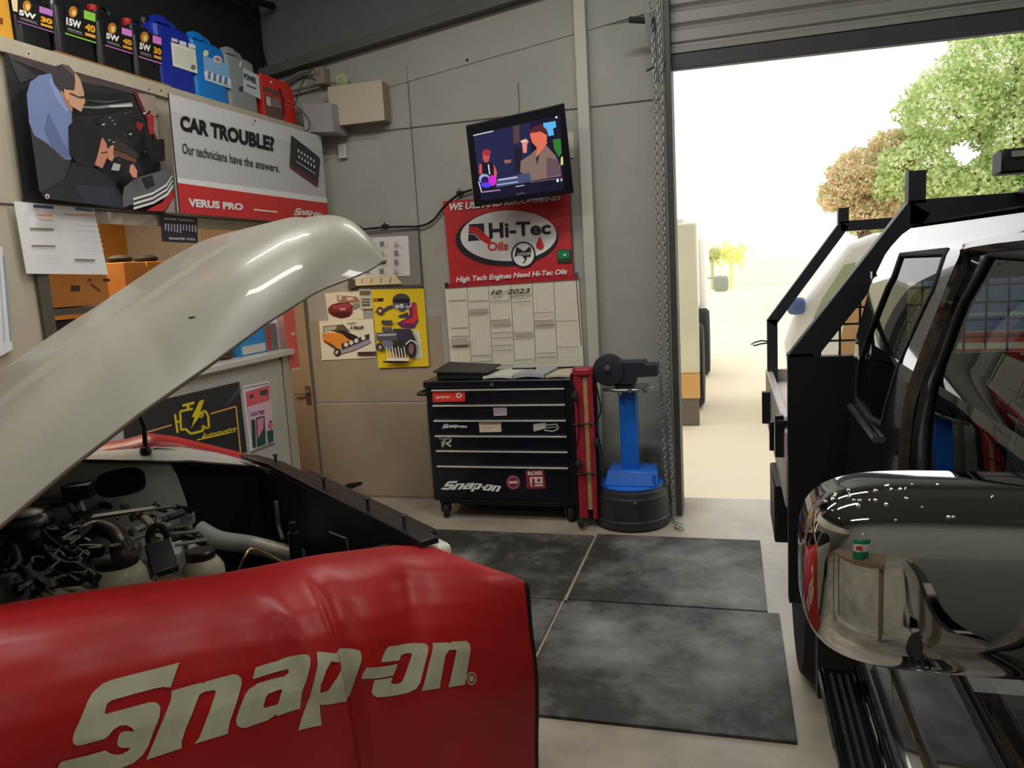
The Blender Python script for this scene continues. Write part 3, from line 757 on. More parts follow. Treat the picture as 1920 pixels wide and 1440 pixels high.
m = MB(); p = onY(640, 150, Yc+.04)
for k in range(3): m.tube([(p.x+math.cos(w)*(.02+.01*k), Yc+.03+.008*k, p.z+math.sin(w)*(.02+.01*k)) for w in [2*PI*i/16 for i in range(16)]], .005, 6, closed=True)
m.build('hose_coil', mat('pale_green_hose', (205, 210, 160), .5), label='small pale green coil of hose on top of the cream cabinet', cat='hose')
# junction box with conduit
p = onY(597, 140, 4.93)
t = thing('junction_box', 'dusty cream junction box with conduit under the rafter', 'junction box', (p.x, 4.95, p.z-.06))
m = MB(); m.box(p.x-.035, p.x+.04, 4.93, YB-.01, p.z-.06, p.z+.05); m.ball((p.x-.005, 4.925, p.z+.02), (.02, .01, .02)); m.build('housing', mat('dusty_cream', (150, 138, 118), .6), t, bevel=.006)
m = MB(); m.tube([onY(582, 133, 4.97), onY(562, 137, 4.97), onY(520, 165, 4.97)], .014, 8); m.tube([onY(592, 160, 4.97), onY(545, 172, 4.97)], .010, 8)
m.tube([onY(606, 158, 4.97), onY(633, 155, 4.97)], .006, 6)
m.build('conduit', mat('conduit_grey', (120, 115, 108), .6), t)
m = MB()
m.tube(smoothpath([onY(592, 150, 4.76), onY(572, 148, 4.76), onY(560, 175, 4.76), onY(553, 198, 4.76)]), .005, 6)
m.tube(smoothpath([onY(556, 200, 4.74), onY(575, 218, 4.74), onY(580, 240, 4.74), onY(566, 247, 4.74), onY(556, 235, 4.74)]), .004, 6)
m.build('grey_cable', mat('grey_cable', (70, 68, 66), .6), label='thin grey cable looping behind the red carton', cat='cable')
# motion sensor
q0, q1 = onY(633, 271, YB-.03), onY(649, 296, YB-.03)
m = MB(); m.box(q0.x, q1.x, YB-.035, YB-.001, q1.z, q0.z)
t = m.build('wall_sensor', M['white'], bevel=.005, label='small white sensor box on the wall below the cream cabinet', cat='sensor')
m = MB(); m.box(q0.x+.01, q1.x-.01, YB-.037, YB-.034, q1.z+.02, q1.z+.05); m.build('lens', mat('lens_grey', (190, 190, 185), .3), t)
p = onY(877, 113, YB)
m = MB(); m.ball((p.x, YB-.012, p.z), .009, 8, 6); m.build('wall_bolt', M['black'], label='single dark bolt head on the upper grey wall', cat='bolt')
# television cable with clips
m = MB(); pth = [(592, 318), (602, 380), (612, 412), (640, 425), (672, 430), (700, 428), (725, 426), (755, 425), (788, 424), (812, 413), (835, 385), (860, 365), (885, 356)]
m.tube(smoothpath([onY(x, y, YB-.03 if x > 605 else YB-.005) for x, y in pth], 5), .0075, 6)
for x, y in [(672, 428), (722, 424), (862, 362)]:
    p = onY(x, y, YB-.02); m.box(p.x-.02, p.x+.02, YB-.035, YB-.001, p.z-.006, p.z+.012); m.tube([(p.x, YB-.03, p.z), (p.x, YB-.03, p.z+.03)], .004, 5)
m.build('tv_cable', M['cable'], label='black cable clipped along the wall up to the television', cat='cable')

# noticeboard with sheets -------------------------------------------------
q = lambda *a: list(a)
b = Print(PY(YB-.012), NY, sc=2.824, ox=580, oy=400)
b.base([(180, 110), (580, 78), (605, 392), (205, 410)], (128, 126, 120), .01)
b.line((215, 118), (580, 84), 10, (84, 84, 80)); b.line((578, 82), (600, 392), 9, (64, 64, 62)); b.line((210, 398), (602, 383), 12, (74, 74, 70))
b.poly([(190, 135), (525, 118), (535, 330), (200, 345)], (206, 206, 200))
for i in range(4):
    for j in range(4):
        x, y = 220+i*78, 150+j*48
        if i > 0 or j < 2: b.poly([(x, y), (x+22, y-1), (x+24, y+20), (x+2, y+21)], (120, 122, 128) if (i+j) % 3 else (170, 174, 182)); b.line((x-2, y+28), (x+48, y+26), 2, (150, 150, 150))
b.poly([(205, 345), (460, 325), (500, 372), (215, 385)], (206, 196, 158))
b.poly([(212, 350), (250, 347), (255, 395), (214, 398)], (70, 62, 58))
for i in range(4): b.line((290+i*50, 345-i*2), (285+i*50, 370-i), 4, (110, 104, 96))
b.build('noticeboard', label='grey framed noticeboard with pale tool charts behind the raised bonnet', cat='noticeboard')
# posters ----------------------------------------------------------------
def PP(lay, z=.006): return Print(PY(YB-z), NY, sc=7.2, ox=580, oy=520)
b = PP(0)
b.base([(205, 215), (700, 180), (735, 560), (260, 585)], (222, 204, 182), .002)
b.poly([(370, 240), (640, 260), (690, 330), (590, 350), (480, 330), (380, 330)], (150, 110, 100))
b.poly([(390, 250), (440, 250), (440, 300), (400, 310)], (200, 186, 176)); b.poly([(500, 270), (590, 270), (600, 300), (520, 310)], (206, 190, 180))
b.poly([(255, 420), (300, 370), (400, 340), (520, 330), (590, 380), (585, 480), (540, 530), (430, 555), (320, 525), (262, 480)], (112, 38, 40))
b.poly([(300, 390), (480, 350), (570, 380), (560, 410), (340, 430)], (150, 62, 58)); b.poly([(590, 360), (690, 340), (680, 400), (600, 440)], (130, 128, 120))
b.poly([(300, 470), (560, 460), (540, 520), (430, 548), (330, 520)], (74, 20, 26)); b.ell(455, 430, 50, 18, (196, 130, 120), n=18)
b.build('car_poster', label='small cream poster of a dark red car pinned above the orange car poster', cat='poster', group='car posters')
b = PP(0, .010)
b.base([(130, 590), (860, 560), (905, 1085), (170, 1120)], (226, 210, 188), .002)
b.poly([(190, 660), (460, 635), (560, 740), (290, 700), (190, 750)], (88, 84, 70)); b.poly([(200, 670), (370, 655), (370, 690), (205, 745)], (176, 172, 150))
b.poly([(170, 760), (300, 745), (480, 760), (570, 850), (440, 890), (420, 980), (320, 900), (190, 850)], (226, 132, 52))
b.poly([(270, 710), (480, 720), (660, 800), (640, 850), (540, 840), (440, 760)], (34, 32, 36))
b.poly([(190, 850), (320, 905), (420, 990), (400, 1000), (300, 940), (200, 870)], (110, 54, 30))
b.poly([(440, 890), (660, 820), (810, 760), (815, 850), (640, 920), (440, 985)], (60, 52, 50))
for x in (500, 570, 640, 735): b.ell(x, 930-(x-440)*.38, 28, 30, (214, 206, 196), n=16)
b.poly([(430, 990), (820, 830), (830, 880), (600, 985), (440, 1030)], (150, 140, 160)); b.ell(385, 1010, 48, 52, (30, 28, 30), .6, n=20); b.ell(380, 1010, 22, 30, (170, 164, 160), .6, n=16)
b.text('1969', [(555, 655), (740, 650), (735, 705), (560, 700)], (40, 36, 34), .03, .3); b.line((520, 622), (635, 612), 10, (60, 50, 46))
b.poly([(660, 1005), (905, 998), (905, 1050), (662, 1052)], (70, 46, 46))
b.build('car_poster', label='cream poster of an orange car with a black bonnet left of the yellow poster', cat='poster', group='car posters')
b = PP(0, .014)
b.base([(668, 160), (835, 160), (860, 425), (690, 428)], (186, 180, 158), .002)
b.poly([(680, 180), (822, 180), (824, 240), (684, 244)], (92, 92, 72)); b.poly([(705, 285), (820, 280), (822, 390), (712, 394)], (120, 116, 104))
for i in range(5): b.line((715, 300+i*18), (812, 297+i*18), 6, (200, 196, 182) if i % 2 else (80, 78, 70))
b.build('paper_card', label='small grey printed card between the dark red car poster and the yellow poster', cat='card')
b = PP(0, .018)
b.base([(840, 165), (1545, 150), (1615, 1200), (930, 1225)], (226, 186, 34), .002)
b.poly([(860, 285), (1000, 280), (1000, 325), (862, 330)], (40, 26, 20)); b.text('RAM', [(864, 292), (925, 290), (925, 322), (866, 324)], (230, 120, 30), .04)
# helmeted driver on a hot rod engine
b.poly([(1400, 700), (1490, 720), (1540, 1080), (1440, 1110), (1380, 900)], (206, 204, 176))
b.poly([(1330, 330), (1440, 340), (1475, 590), (1420, 690), (1250, 680), (1180, 620), (1300, 560), (1360, 500)], (96, 44, 92))
b.poly([(1395, 350), (1450, 350), (1470, 560), (1410, 620), (1250, 620), (1330, 570), (1400, 540)], (196, 52, 60))
b.poly([(1200, 520), (1330, 470), (1350, 540), (1220, 545)], (60, 60, 74))
b.ell(1245, 310, 118, 92, (62, 64, 70)); b.poly([(1130, 330), (1360, 330), (1320, 420), (1260, 470), (1180, 430), (1140, 400)], (88, 84, 110)); b.poly([(1130, 290), (1360, 290), (1350, 345), (1135, 345)], (26, 26, 30))
b.ell(1190, 395, 26, 26, (235, 225, 240), n=16); b.ell(1250, 385, 28, 28, (235, 225, 240), n=16); b.ell(1195, 398, 8, 8, (20, 20, 30), n=8); b.ell(1245, 390, 8, 8, (20, 20, 30), n=8)
b.pline([(1360, 330), (1390, 340), (1370, 400), (1310, 395)], 16, (230, 230, 230))
b.poly([(1130, 370), (1060, 390), (1010, 430), (1000, 470), (1070, 430), (1140, 410)], (70, 58, 100)); b.ell(965, 452, 50, 55, (66, 56, 96)); b.ell(965, 450, 22, 22, (226, 186, 34), n=14); b.line((890, 470), (930, 450), 10, (60, 50, 90))
for i in range(4): b.ell(1005+i*36, 605, 22, 32, (66, 66, 80), n=14); b.ell(1010+i*34, 700, 18, 40, (84, 84, 92), n=14)
b.poly([(1150, 690), (1380, 690), (1460, 860), (1300, 900), (1130, 800)], (52, 50, 66)); b.poly([(920, 745), (1200, 735), (1205, 850), (925, 850)], (74, 78, 92)); b.poly([(940, 765), (1190, 756), (1190, 780), (945, 790)], (170, 174, 186))
b.poly([(1000, 850), (1140, 850), (1140, 960), (1040, 960)], (100, 108, 140)); b.ell(970, 935, 50, 55, (44, 44, 54)); b.ell(975, 940, 22, 30, (150, 150, 160), n=14)
b.ell(1240, 950, 100, 110, (40, 44, 50)); b.ell(1400, 970, 62, 118, (44, 36, 42)); b.ell(1395, 960, 34, 70, (130, 96, 100)); b.pline([(1320, 900), (1380, 845), (1440, 860), (1470, 900)], 16, (235, 235, 232))
for i in range(7): b.pline([(1060+i*40, 930+(i % 2)*20), (1085+i*40, 1085), (1110+i*40, 1090)], 13, (232, 232, 232))
b.ell(1190, 1135, 185, 16, (30, 24, 20)); b.poly([(1050, 1090), (1370, 1080), (1360, 1120), (1080, 1120)], (216, 214, 210))
b.build('cartoon_poster', label='bright yellow poster of a helmeted driver riding a hot rod engine', cat='poster')

# grey panel behind the television, cream card
m = MB(); q0, q1 = onY(1070, 298, YB-.008), onY(1094, 565, YB-.008)
m.box(-1.09, -.985, YB-.012, YB-.001, q1.z, q0.z); m.build('grey_backing_panel', mat('backing_grey', (98, 98, 100), .5), label='dark grey panel on the wall at the right edge of the red sign', cat='panel')
m = MB(); q0, q1 = onY(1068, 248, YB-.01), onY(1090, 296, YB-.01)
m.box(-1.10, -.95, YB-.008, YB-.001, q1.z+.005, q0.z); m.build('pale_card', mat('pale_card', (196, 196, 172), .6, k=1.2), label='pale cream card on the wall behind the television', cat='card')

# planner sheets and red oil sign ------------------------------------------
b = Print(PY(YB-.02), NY, sc=4, ox=820, oy=340)
b.base([(55, 800), (1058, 735), (1098, 1385), (105, 1420)], (208, 205, 188), .004)
tops = [75, 222, 383, 550, 712, 872, 1042]; bots_ = [118, 262, 420, 586, 745, 908, 1085]
LN = (70, 68, 64)
random.seed(5)
def cx_(i, v): return tops[i]+(bots_[i]-tops[i])*v
def yy_(x, v): return (800-(x-55)*.065)*(1-v)+(1420-(x-100)*.035)*v
for i in range(6):
    for k in range(1, 7):
        f_ = i+k/7; x0 = tops[i]+(tops[i+1]-tops[i])*k/7; x1 = bots_[i]+(bots_[i+1]-bots_[i])*k/7
        b.line((x0, yy_(x0, 0.03)), (x1, yy_(x1, .97)), 1.2, (176, 172, 158)); b.k -= 1
for i in range(1, 7): b.line((tops[i], yy_(tops[i], 0)), (bots_[i]-6, yy_(bots_[i], .93 if i < 6 else .76)), 3 if i < 6 else 6, LN)
vs_ = {0: [.16, .49, .59, .71], 1: [.18, .28, .30, .83, .90], 2: [.09, .20, .42, .45, .57, .63, .72, .78, .96], 3: [.22, .58, .60, .90], 4: [.36, .45, .47, .51, .83, .88], 5: [.47, .77]}
for i, L_ in vs_.items():
    for v in L_:
        xa_, xb_ = cx_(i, v)+8, cx_(i+1, v)-8
        b.line((xa_, yy_(xa_, v)), (xb_, yy_(xb_, v)), 3.5, LN)
for i, v, hgt in [(0, .61, .08), (1, .27, .03), (2, .42, .03), (3, .57, .03), (4, .45, .03)]:
    b.poly([(cx_(i, v)+8, yy_(cx_(i, v), v)), (cx_(i+1, v)-8, yy_(cx_(i+1, v), v)), (cx_(i+1, v+hgt)-8, yy_(cx_(i+1, v+hgt), v+hgt)), (cx_(i, v+hgt)+8, yy_(cx_(i, v+hgt), v+hgt))], (172, 166, 154))
b.text('10  2023', [(410, 815), (705, 800), (705, 838), (412, 852)], (60, 58, 54), .03, .3)
b.build('wall_planner', label='large white ruled planner chart under the red oil sign', cat='planner')
RD = (178, 40, 46)
b = Print(PY(YB-.028), NY, sc=4, ox=820, oy=340)
b.base([(42, 148), (985, 88), (1022, 725), (100, 775)], RD, .004)
b.poly([(60, 768), (1055, 700), (1060, 735), (60, 800)], (160, 30, 40)); b.poly([(55, 762), (80, 758), (80, 795), (58, 800)], (30, 26, 28)); b.poly([(1030, 690), (1056, 680), (1058, 722), (1030, 724)], (86, 62, 66))
b.ell(523, 428, 386, 208, (30, 30, 34), -.03, 60); b.ell(535, 408, 360, 190, (216, 217, 215), -.03, 60)
b.poly([(240, 322), (352, 315), (356, 440), (232, 450)], (30, 26, 44))
b.poly([(240, 340), (300, 345), (350, 385), (400, 430), (410, 470), (375, 470), (330, 440), (290, 395), (238, 375)], (200, 36, 36))
b.pline([(238, 392), (285, 400), (330, 450), (372, 475)], 5, (240, 240, 240)); b.pline([(240, 358), (295, 366), (350, 412)], 4, (60, 20, 34))
b.text('Hi-Tec', [(386, 312), (850, 296), (852, 396), (392, 432)], (22, 22, 25), .03)
b.text('Oils', [(378, 456), (532, 450), (532, 516), (380, 524)], (206, 34, 34), .025)
b.poly([(770, 408), (790, 455), (802, 485), (792, 508), (765, 512), (744, 496), (742, 470), (756, 445)], (186, 34, 40))
b.ell(648, 550, 92, 98, (24, 24, 27)); b.ell(648, 550, 80, 86, (226, 226, 224))
b.poly([(596, 490), (625, 508), (650, 525), (672, 512), (690, 490), (704, 498), (708, 540), (700, 570), (676, 566), (672, 590), (655, 612), (640, 618), (662, 588), (640, 560), (600, 560), (580, 568), (590, 530)], (22, 22, 25))
b.text('AUSTRALIAN', [(598, 538), (706, 528), (706, 552), (598, 562)], (180, 182, 182), .03, .2)
b.text('WE USE AND RECOMMEND', [(92, 165), (925, 108), (925, 142), (94, 224)], (232, 226, 222), .04, .15)
b.text('High Tech Engines Need Hi-Tec Oils', [(146, 716), (976, 655), (976, 706), (146, 768)], (236, 226, 222), .03, .15)
b.build('oil_sign', label='large red sign with a white oval reading Hi-Tec Oils', cat='sign')
b = Print(PY(YB-.04), NY, sc=4, ox=820, oy=340)
b.base([(898, 512), (1002, 512), (1004, 608), (900, 610)], (26, 60, 44), .012); b.poly([(902, 522), (992, 518), (992, 576), (904, 582)], (18, 122, 76)); b.poly([(945, 550), (968, 540), (964, 556), (946, 560)], (225, 240, 230))
b.build('green_switch_box', label='small green box fixed to the red sign near its lower right corner', cat='box')

# television ---------------------------------------------------------------
nT = V((-.03, -1, -.03)); nT = (Matrix.Rotation(math.radians(14), 3, 'Z') @ V((0, -1, 0)))
nT = V((nT.x, nT.y, -.14)).normalized()
p0 = V((-1.3, 4.66, 2.3))
tp = lambda x, y: onpl(x, y, p0, nT)
t = thing('television', 'flat black television tilted forward above the red oil sign showing two singers', 'television', (p0.x, p0.y+.1, tp(980, 380).z))
fr = [(873, 235), (1058, 193), (1076, 362), (890, 388)]
m = MB(); m.prism([tp(*p) for p in fr], -nT*.045); m.build('casing', mat('tv_black', (14, 15, 26), .25), t, bevel=.005)
b = Print(tp, nT, sc=6, ox=830, oy=180, em=True, step=.0004)
b.off = .0012
b.poly([(340, 425), (1325, 215), (1368, 1050), (430, 1180)], (22, 20, 44))
b.poly([(345, 440), (980, 300), (1000, 940), (420, 1020)], (34, 36, 72)); b.poly([(790, 340), (860, 330), (870, 520), (800, 540)], (86, 62, 62))
b.poly([(800, 580), (880, 570), (900, 850), (810, 860)], (28, 24, 40)); b.poly([(690, 720), (770, 715), (770, 750), (700, 760)], (150, 100, 84))
b.poly([(1240, 490), (1325, 480), (1338, 640), (1305, 690), (1252, 590)], (50, 120, 50)); b.poly([(1330, 690), (1352, 680), (1356, 770), (1328, 780)], (220, 220, 120))
b.poly([(1130, 305), (1268, 282), (1278, 350), (1242, 366), (1252, 440), (1190, 452), (1174, 388), (1132, 352)], (90, 180, 235))
b.poly([(985, 660), (1060, 590), (1170, 560), (1270, 670), (1320, 780), (1335, 900), (1000, 955), (870, 850), (880, 730)], (128, 106, 98))
b.poly([(1170, 690), (1300, 720), (1330, 880), (1170, 920)], (98, 78, 84)); b.poly([(1050, 690), (1090, 660), (1060, 780)], (50, 30, 40))
b.poly([(985, 400), (1100, 350), (1172, 430), (1172, 540), (1090, 640), (1050, 690), (1060, 580), (1005, 520), (985, 450)], (222, 112, 84))
b.poly([(972, 392), (1040, 335), (1110, 322), (1172, 380), (1172, 440), (1100, 400), (985, 420)], (84, 34, 42))
b.poly([(878, 505), (935, 478), (968, 510), (950, 540), (945, 640), (905, 640), (895, 540)], (225, 140, 130)); b.line((878, 512), (945, 505), 14, (236, 220, 214))
b.poly([(410, 770), (450, 745), (500, 750), (580, 755), (612, 860), (600, 980), (430, 940)], (26, 20, 34)); b.poly([(410, 770), (440, 760), (445, 880), (412, 880)], (196, 84, 84)); b.poly([(575, 755), (612, 860), (600, 940), (580, 900)], (210, 100, 90))
b.ell(490, 680, 40, 70, (190, 80, 84), n=20); b.ell(495, 635, 50, 35, (170, 44, 60), n=18); b.line((515, 770), (530, 880), 12, (230, 230, 235))
b.ell(470, 930, 60, 55, (150, 170, 210), n=18); b.ell(480, 950, 48, 46, (46, 20, 90), n=18); b.ell(560, 950, 46, 60, (214, 40, 206), n=18); b.ell(490, 1000, 60, 30, (90, 60, 230), n=16); b.line((405, 960), (440, 1085), 10, (220, 220, 240))
b.poly([(600, 940), (975, 860), (1000, 960), (600, 1030)], (70, 76, 110)); b.line((625, 945), (840, 912), 15, (190, 200, 225)); b.line((610, 1000), (850, 965), 13, (170, 180, 210))
b.line((985, 970), (1350, 920), 6, (150, 120, 140)); b.line((345, 445), (570, 395), 10, (230, 230, 235)); b.line((820, 1018), (920, 1004), 9, (200, 196, 205)); b.line((830, 1103), (922, 1090), 6, (120, 118, 130))
b.line((450, 1080), (650, 1055), 12, (190, 140, 190)); b.ell(1278, 240, 12, 12, (240, 240, 240), n=12); b.ell(1292, 950, 14, 18, (240, 240, 245), n=12); b.ell(1335, 945, 10, 14, (230, 200, 220), n=12)
b.line((960, 1172), (1130, 1145), 4, (110, 90, 120))
b.build('screen', t)
m = MB(); c0 = tp(975, 295); m.tube([c0-nT*.05, c0-nT*.05+V((.05, .12, 0)), V((c0.x+.1, YB-.002, c0.z))], .022, 8); m.box(c0.x+.02, c0.x+.18, YB-.012, YB, c0.z-.12, c0.z+.12)
m.build('wall_bracket', M['black'], t)

# ================================================================= TOOL CABINET
YT = 4.57
def tcx(x, y, Y=YT): return onY(760+x/3.556, 640+y/3.556, Y)
NAVY = mat('cabinet_navy', (10, 15, 30), .28, k=1.0, coat=.3)
X0, X1 = -1.912, -.945
t = thing('tool_cabinet', 'dark navy rolling tool cabinet with six drawers under the planner', 'tool cabinet', ((X0+X1)/2, YT+.21, 0))
m = MB(); m.box(X0, X1, YT+.012, YT+.43, .13, .885); m.box(X0+.03, X1-.03, YT+.03, YT+.4, .105, .13); m.build('cabinet_body', NAVY, t, bevel=.004)
m = MB(); m.box(X0-.012, X1+.012, YT-.008, YT+.44, .885, .935); m.build('cabinet_lid', NAVY, t, bevel=.012, seg=3)
p = tcx(580, 285); m = MB(); m.lathe([(.012, 0), (.012, .008), (.006, .009)], (p.x, YT-.008, p.z), (0, -1, 0), 14); m.build('lock', M['steel'], t)
zs = [tcx(600, y).z for y in (319, 424, 527, 631, 732, 836)]+[.155]
TR = mat('drawer_trim', (190, 190, 186), .3, metal=.5, k=1.3)
dr = []
for i in range(6):
    m = MB(); m.box(X0+.045, X1-.045, YT, YT+.02, zs[i+1]+.008, zs[i]-.004)
    d = m.build('drawer', NAVY, t, bevel=.003); dr.append(d)
    m = MB(); m.box(X0+.045, X1-.045, YT-.012, YT+.004, zs[i]-.008, zs[i]+.002); m.build('drawer_trim', TR, d, bevel=.002)
def TP(): return Print(lambda x, y: tcx(x, y, YT-.001), NY, sc=1, step=.0004)
b = TP(); b.poly([(180, 329), (398, 326), (398, 400), (184, 405)], (206, 56, 46)); b.wordmark([(200, 365), (300, 362), (300, 380), (200, 383)], (235, 200, 190)); b.ell(357, 360, 18, 17, (226, 215, 205), n=18); b.ell(357, 360, 9, 9, (90, 50, 50), n=12); b.build('red_sticker', dr[0])
b = TP(); b.poly([(585, 442), (675, 440), (678, 494), (592, 498)], (170, 160, 176)); b.line((600, 468), (665, 466), 20, (96, 60, 84)); b.text('TOOLS', [(602, 460), (662, 458), (662, 474), (602, 476)], (214, 206, 214), .03); b.build('round_sticker', dr[1])
b = TP(); b.wordmark([(243, 547), (415, 560), (412, 582), (243, 580)], (196, 198, 196))
b.build('small_logo', dr[2]); b = TP(); b.poly([(490, 538), (636, 533), (641, 604), (496, 607)], (196, 184, 160)); b.line((505, 552), (625, 548), 9, (150, 110, 100)); b.line((505, 575), (600, 572), 4, (160, 148, 130))
b.build('cream_sticker', dr[2]); b = TP(); b.poly([(853, 552), (938, 541), (936, 580), (855, 602)], (176, 178, 166)); b.pline([(920, 560), (1010, 552), (1022, 580), (985, 600), (925, 592)], 8, (170, 172, 162)); b.line((930, 578), (1010, 570), 6, (150, 152, 146)); b.build('torn_sticker', dr[2])
b = TP(); b.pline([(222, 645), (265, 652), (250, 700)], 13, (150, 154, 146)); b.pline([(262, 650), (305, 645), (300, 670), (270, 680), (305, 700)], 12, (172, 174, 160)); b.line((245, 665), (248, 705), 12, (140, 144, 136)); b.build('sticker', dr[3])
b = TP(); b.wordmark([(248, 924), (648, 950), (632, 1018), (236, 988)], (222, 224, 212))
b.build('maker_logo', dr[5]); b = TP(); b.ell(720, 940, 47, 49, (110, 50, 62)); b.ell(720, 940, 40, 42, (150, 110, 120)); b.ell(720, 940, 33, 35, (120, 40, 52)); b.line((692, 940), (748, 938), 16, (196, 180, 180))
b.build('round_decal', dr[5]); b = TP(); b.poly([(800, 856), (924, 852), (936, 981), (810, 983)], (130, 38, 50)); b.text('ROSS', [(815, 866), (912, 863), (914, 890), (817, 894)], (206, 196, 190), .05); b.poly([(830, 905), (915, 903), (918, 965), (834, 967)], (200, 190, 184)); b.poly([(845, 915), (862, 915), (864, 965), (848, 965)], (130, 38, 50)); b.poly([(880, 915), (900, 915), (900, 935), (880, 935)], (130, 38, 50)); b.line((836, 950), (916, 948), 6, (130, 38, 50)); b.build('square_decal', dr[5])
for k, (x, y) in enumerate([(X0+.06, YT+.07), (X1-.06, YT+.07), (X0+.06, YT+.36), (X1-.06, YT+.36)]):
    m = MB(); m.lathe([(.02, -.018), (.052, -.016), (.055, 0), (.052, .016), (.02, .018)], (x, y, .055), (1, .25, 0), 20)
    c = m.build('caster', M['rubber'], t)
    m = MB(); m.prism([(x-.028, y-.02, .115), (x+.028, y-.02, .115), (x+.028, y+.03, .115), (x-.028, y+.03, .115)], (0, 0, .014)); m.box(x-.03, x-.022, y-.02, y+.02, .04, .115); m.box(x+.022, x+.03, y-.02, y+.02, .04, .115); m.build('caster_fork', M['steeld'], c)
m = MB(); m.tube(smoothpath([(X0+.0, YT+.02, .845), (X0-.05, YT+.025, .845), (X0-.06, YT+.06, .845), (X0-.06, YT+.36, .845), (X0-.05, YT+.4, .845), (X0, YT+.4, .845)], 4), .014, 8); m.build('push_handle', M['black'], t)
# things on the cabinet
zl = .9355
tb = MB(); L0, L1 = onY(818, 704, YT+.03), onY(912, 704, YT+.03)
tb.prism([(L0.x, YT+.03, zl), (L1.x-.03, YT+.03, zl), (L1.x-.03, YT+.3, zl), (L0.x, YT+.3, zl)], (0, 0, .045))
o = tb.build('parts_organiser', mat('green_grey_case', (40, 56, 54), .4), bevel=.008, label='low dark green case on the left of the tool cabinet lid', cat='case')
m = MB(); m.prism([(L0.x-.01, YT+.0, zl+.05), (L1.x+.01, YT+.02, zl+.035), (L1.x+.02, YT+.3, zl+.05), (L0.x+.0, YT+.28, zl+.078)], (0, 0, .008)); m.build('black_folder', mat('folder_black', (46, 46, 46), .5), label='dark folder lying open on the green case', cat='folder')
for (x0, x1, lab, cl, dz) in [(-1.52, -1.33, 'white stack of papers beside the dark folder on the cabinet', (206, 204, 198), .024), (-1.32, -1.12, 'grey white open notebook in the middle of the cabinet lid', (170, 172, 176), .034), (-1.11, -.96, 'cream paperwork at the right end of the cabinet lid', (196, 186, 160), .018)]:
    m = MB()
    def fn(u, v, x0=x0, x1=x1, dz=dz): return (x0+(x1-x0)*u+.02*v, YT+.02+.3*v, zl+dz*(.75+.25*math.sin(u*PI)))
    m.sheet(fn, 8, 4, (0, 0, -dz*.7)); m.build('paperwork', mat('paper_%d' % cl[0], cl, .7, k=1.2), label=lab, cat='papers', group='papers on the tool cabinet')
p = onY(985, 690, YT+.1); m = MB(); m.tube([(p.x-.09, YT+.12, zl+.05), (p.x+.06, YT+.1, zl+.052)], .006, 6); m.ball((p.x+.06, YT+.1, zl+.052), (.012, .008, .008), 8, 6); m.build('pen', M['black'], label='black pen lying on the open notebook', cat='pen')

# ================================================================= CREEPER (upright)
t = thing('mechanics_creeper', 'red padded creeper board standing upright beside the tool cabinet', 'creeper', (-.85, 4.60, 0))
RP = mat('red_vinyl', (158, 38, 54), .3, k=1.2, var=.1)
a0 = .02
def slab(x0, x1, y, z0, z1, d, r=.02):
    m = MB()
    def fn(u, v):
        a = 2*PI*u; ca, sa = math.cos(a), math.sin(a)
        return ((x0+x1)/2+(x1-x0)/2*math.copysign(abs(ca)**.6, ca), y+d/2*math.copysign(abs(sa)**.6, sa), z0+(z1-z0)*v)
    m.grid(fn, 20, 2, cu=True); k = len(m.v)-40; m.f.append([k+2*i for i in range(20)]); m.mi.append(0); m.f.append([k+2*i+1 for i in range(20)]); m.mi.append(0)
    return m
slab(-.925, -.865, 4.54, .06, .985, .07).build('pad', RP, t, bevel=.008)
slab(-.838, -.806, 4.54, .06, .965, .07).build('pad', RP, t, bevel=.008)
slab(-.868, -.836, 4.53, .12, .95, .03).build('pad', mat('tan_strip', (176, 140, 96), .6, k=1.2, var=.15), t, label='tan centre strip')
m = MB(); m.box(-.942, -.93, 4.53, 4.56, .01, .97); m.box(-.80, -.788, 4.54, 4.57, .03, .9); m.box(-.945, -.79, 4.57, 4.59, .05, .96); m.build('frame', M['black'], t, bevel=.003)
slab(-.93, -.80, 4.54, .955, 1.005, .09).build('headrest', RP, t, bevel=.012)
for z in (.35, .66): m = MB(); m.tube([(-.935, 4.50, z), (-.87, 4.495, z+.004), (-.80, 4.50, z+.01)], .006, 6); m.build('strap', M['cable'], t)
m = MB(); m.tube(smoothpath([(-.925, 4.49, .93), (-.90, 4.47, .86), (-.89, 4.47, .75), (-.895, 4.47, .6), (-.93, 4.48, .45), (-.94, 4.5, .3)]), .005, 6)
m.tube(smoothpath([(-.78, 4.5, .9), (-.76, 4.5, .75), (-.79, 4.49, .65), (-.765, 4.49, .5), (-.775, 4.5, .3)]), .005, 6); m.build('bungee_cord', M['cable'], t)
for x, z in ((-.905, .84), (-.905, .42), (-.905, .05), (-.79, .55)):
    m = MB(); m.lathe([(.012, -.012), (.032, -.012), (.035, 0), (.032, .012), (.012, .012)], (x, 4.475, z), (1, .1, 0), 16); c = m.build('caster', M['rubber'], t)
    m = MB(); m.tube([(x-.02, 4.475, z), (x-.02, 4.51, z), (x+.02, 4.51, z), (x+.02, 4.475, z)], .005, 6); m.tube([(x, 4.51, z), (x, 4.545, z)], .01, 8); m.build('fork', M['steel'], c)

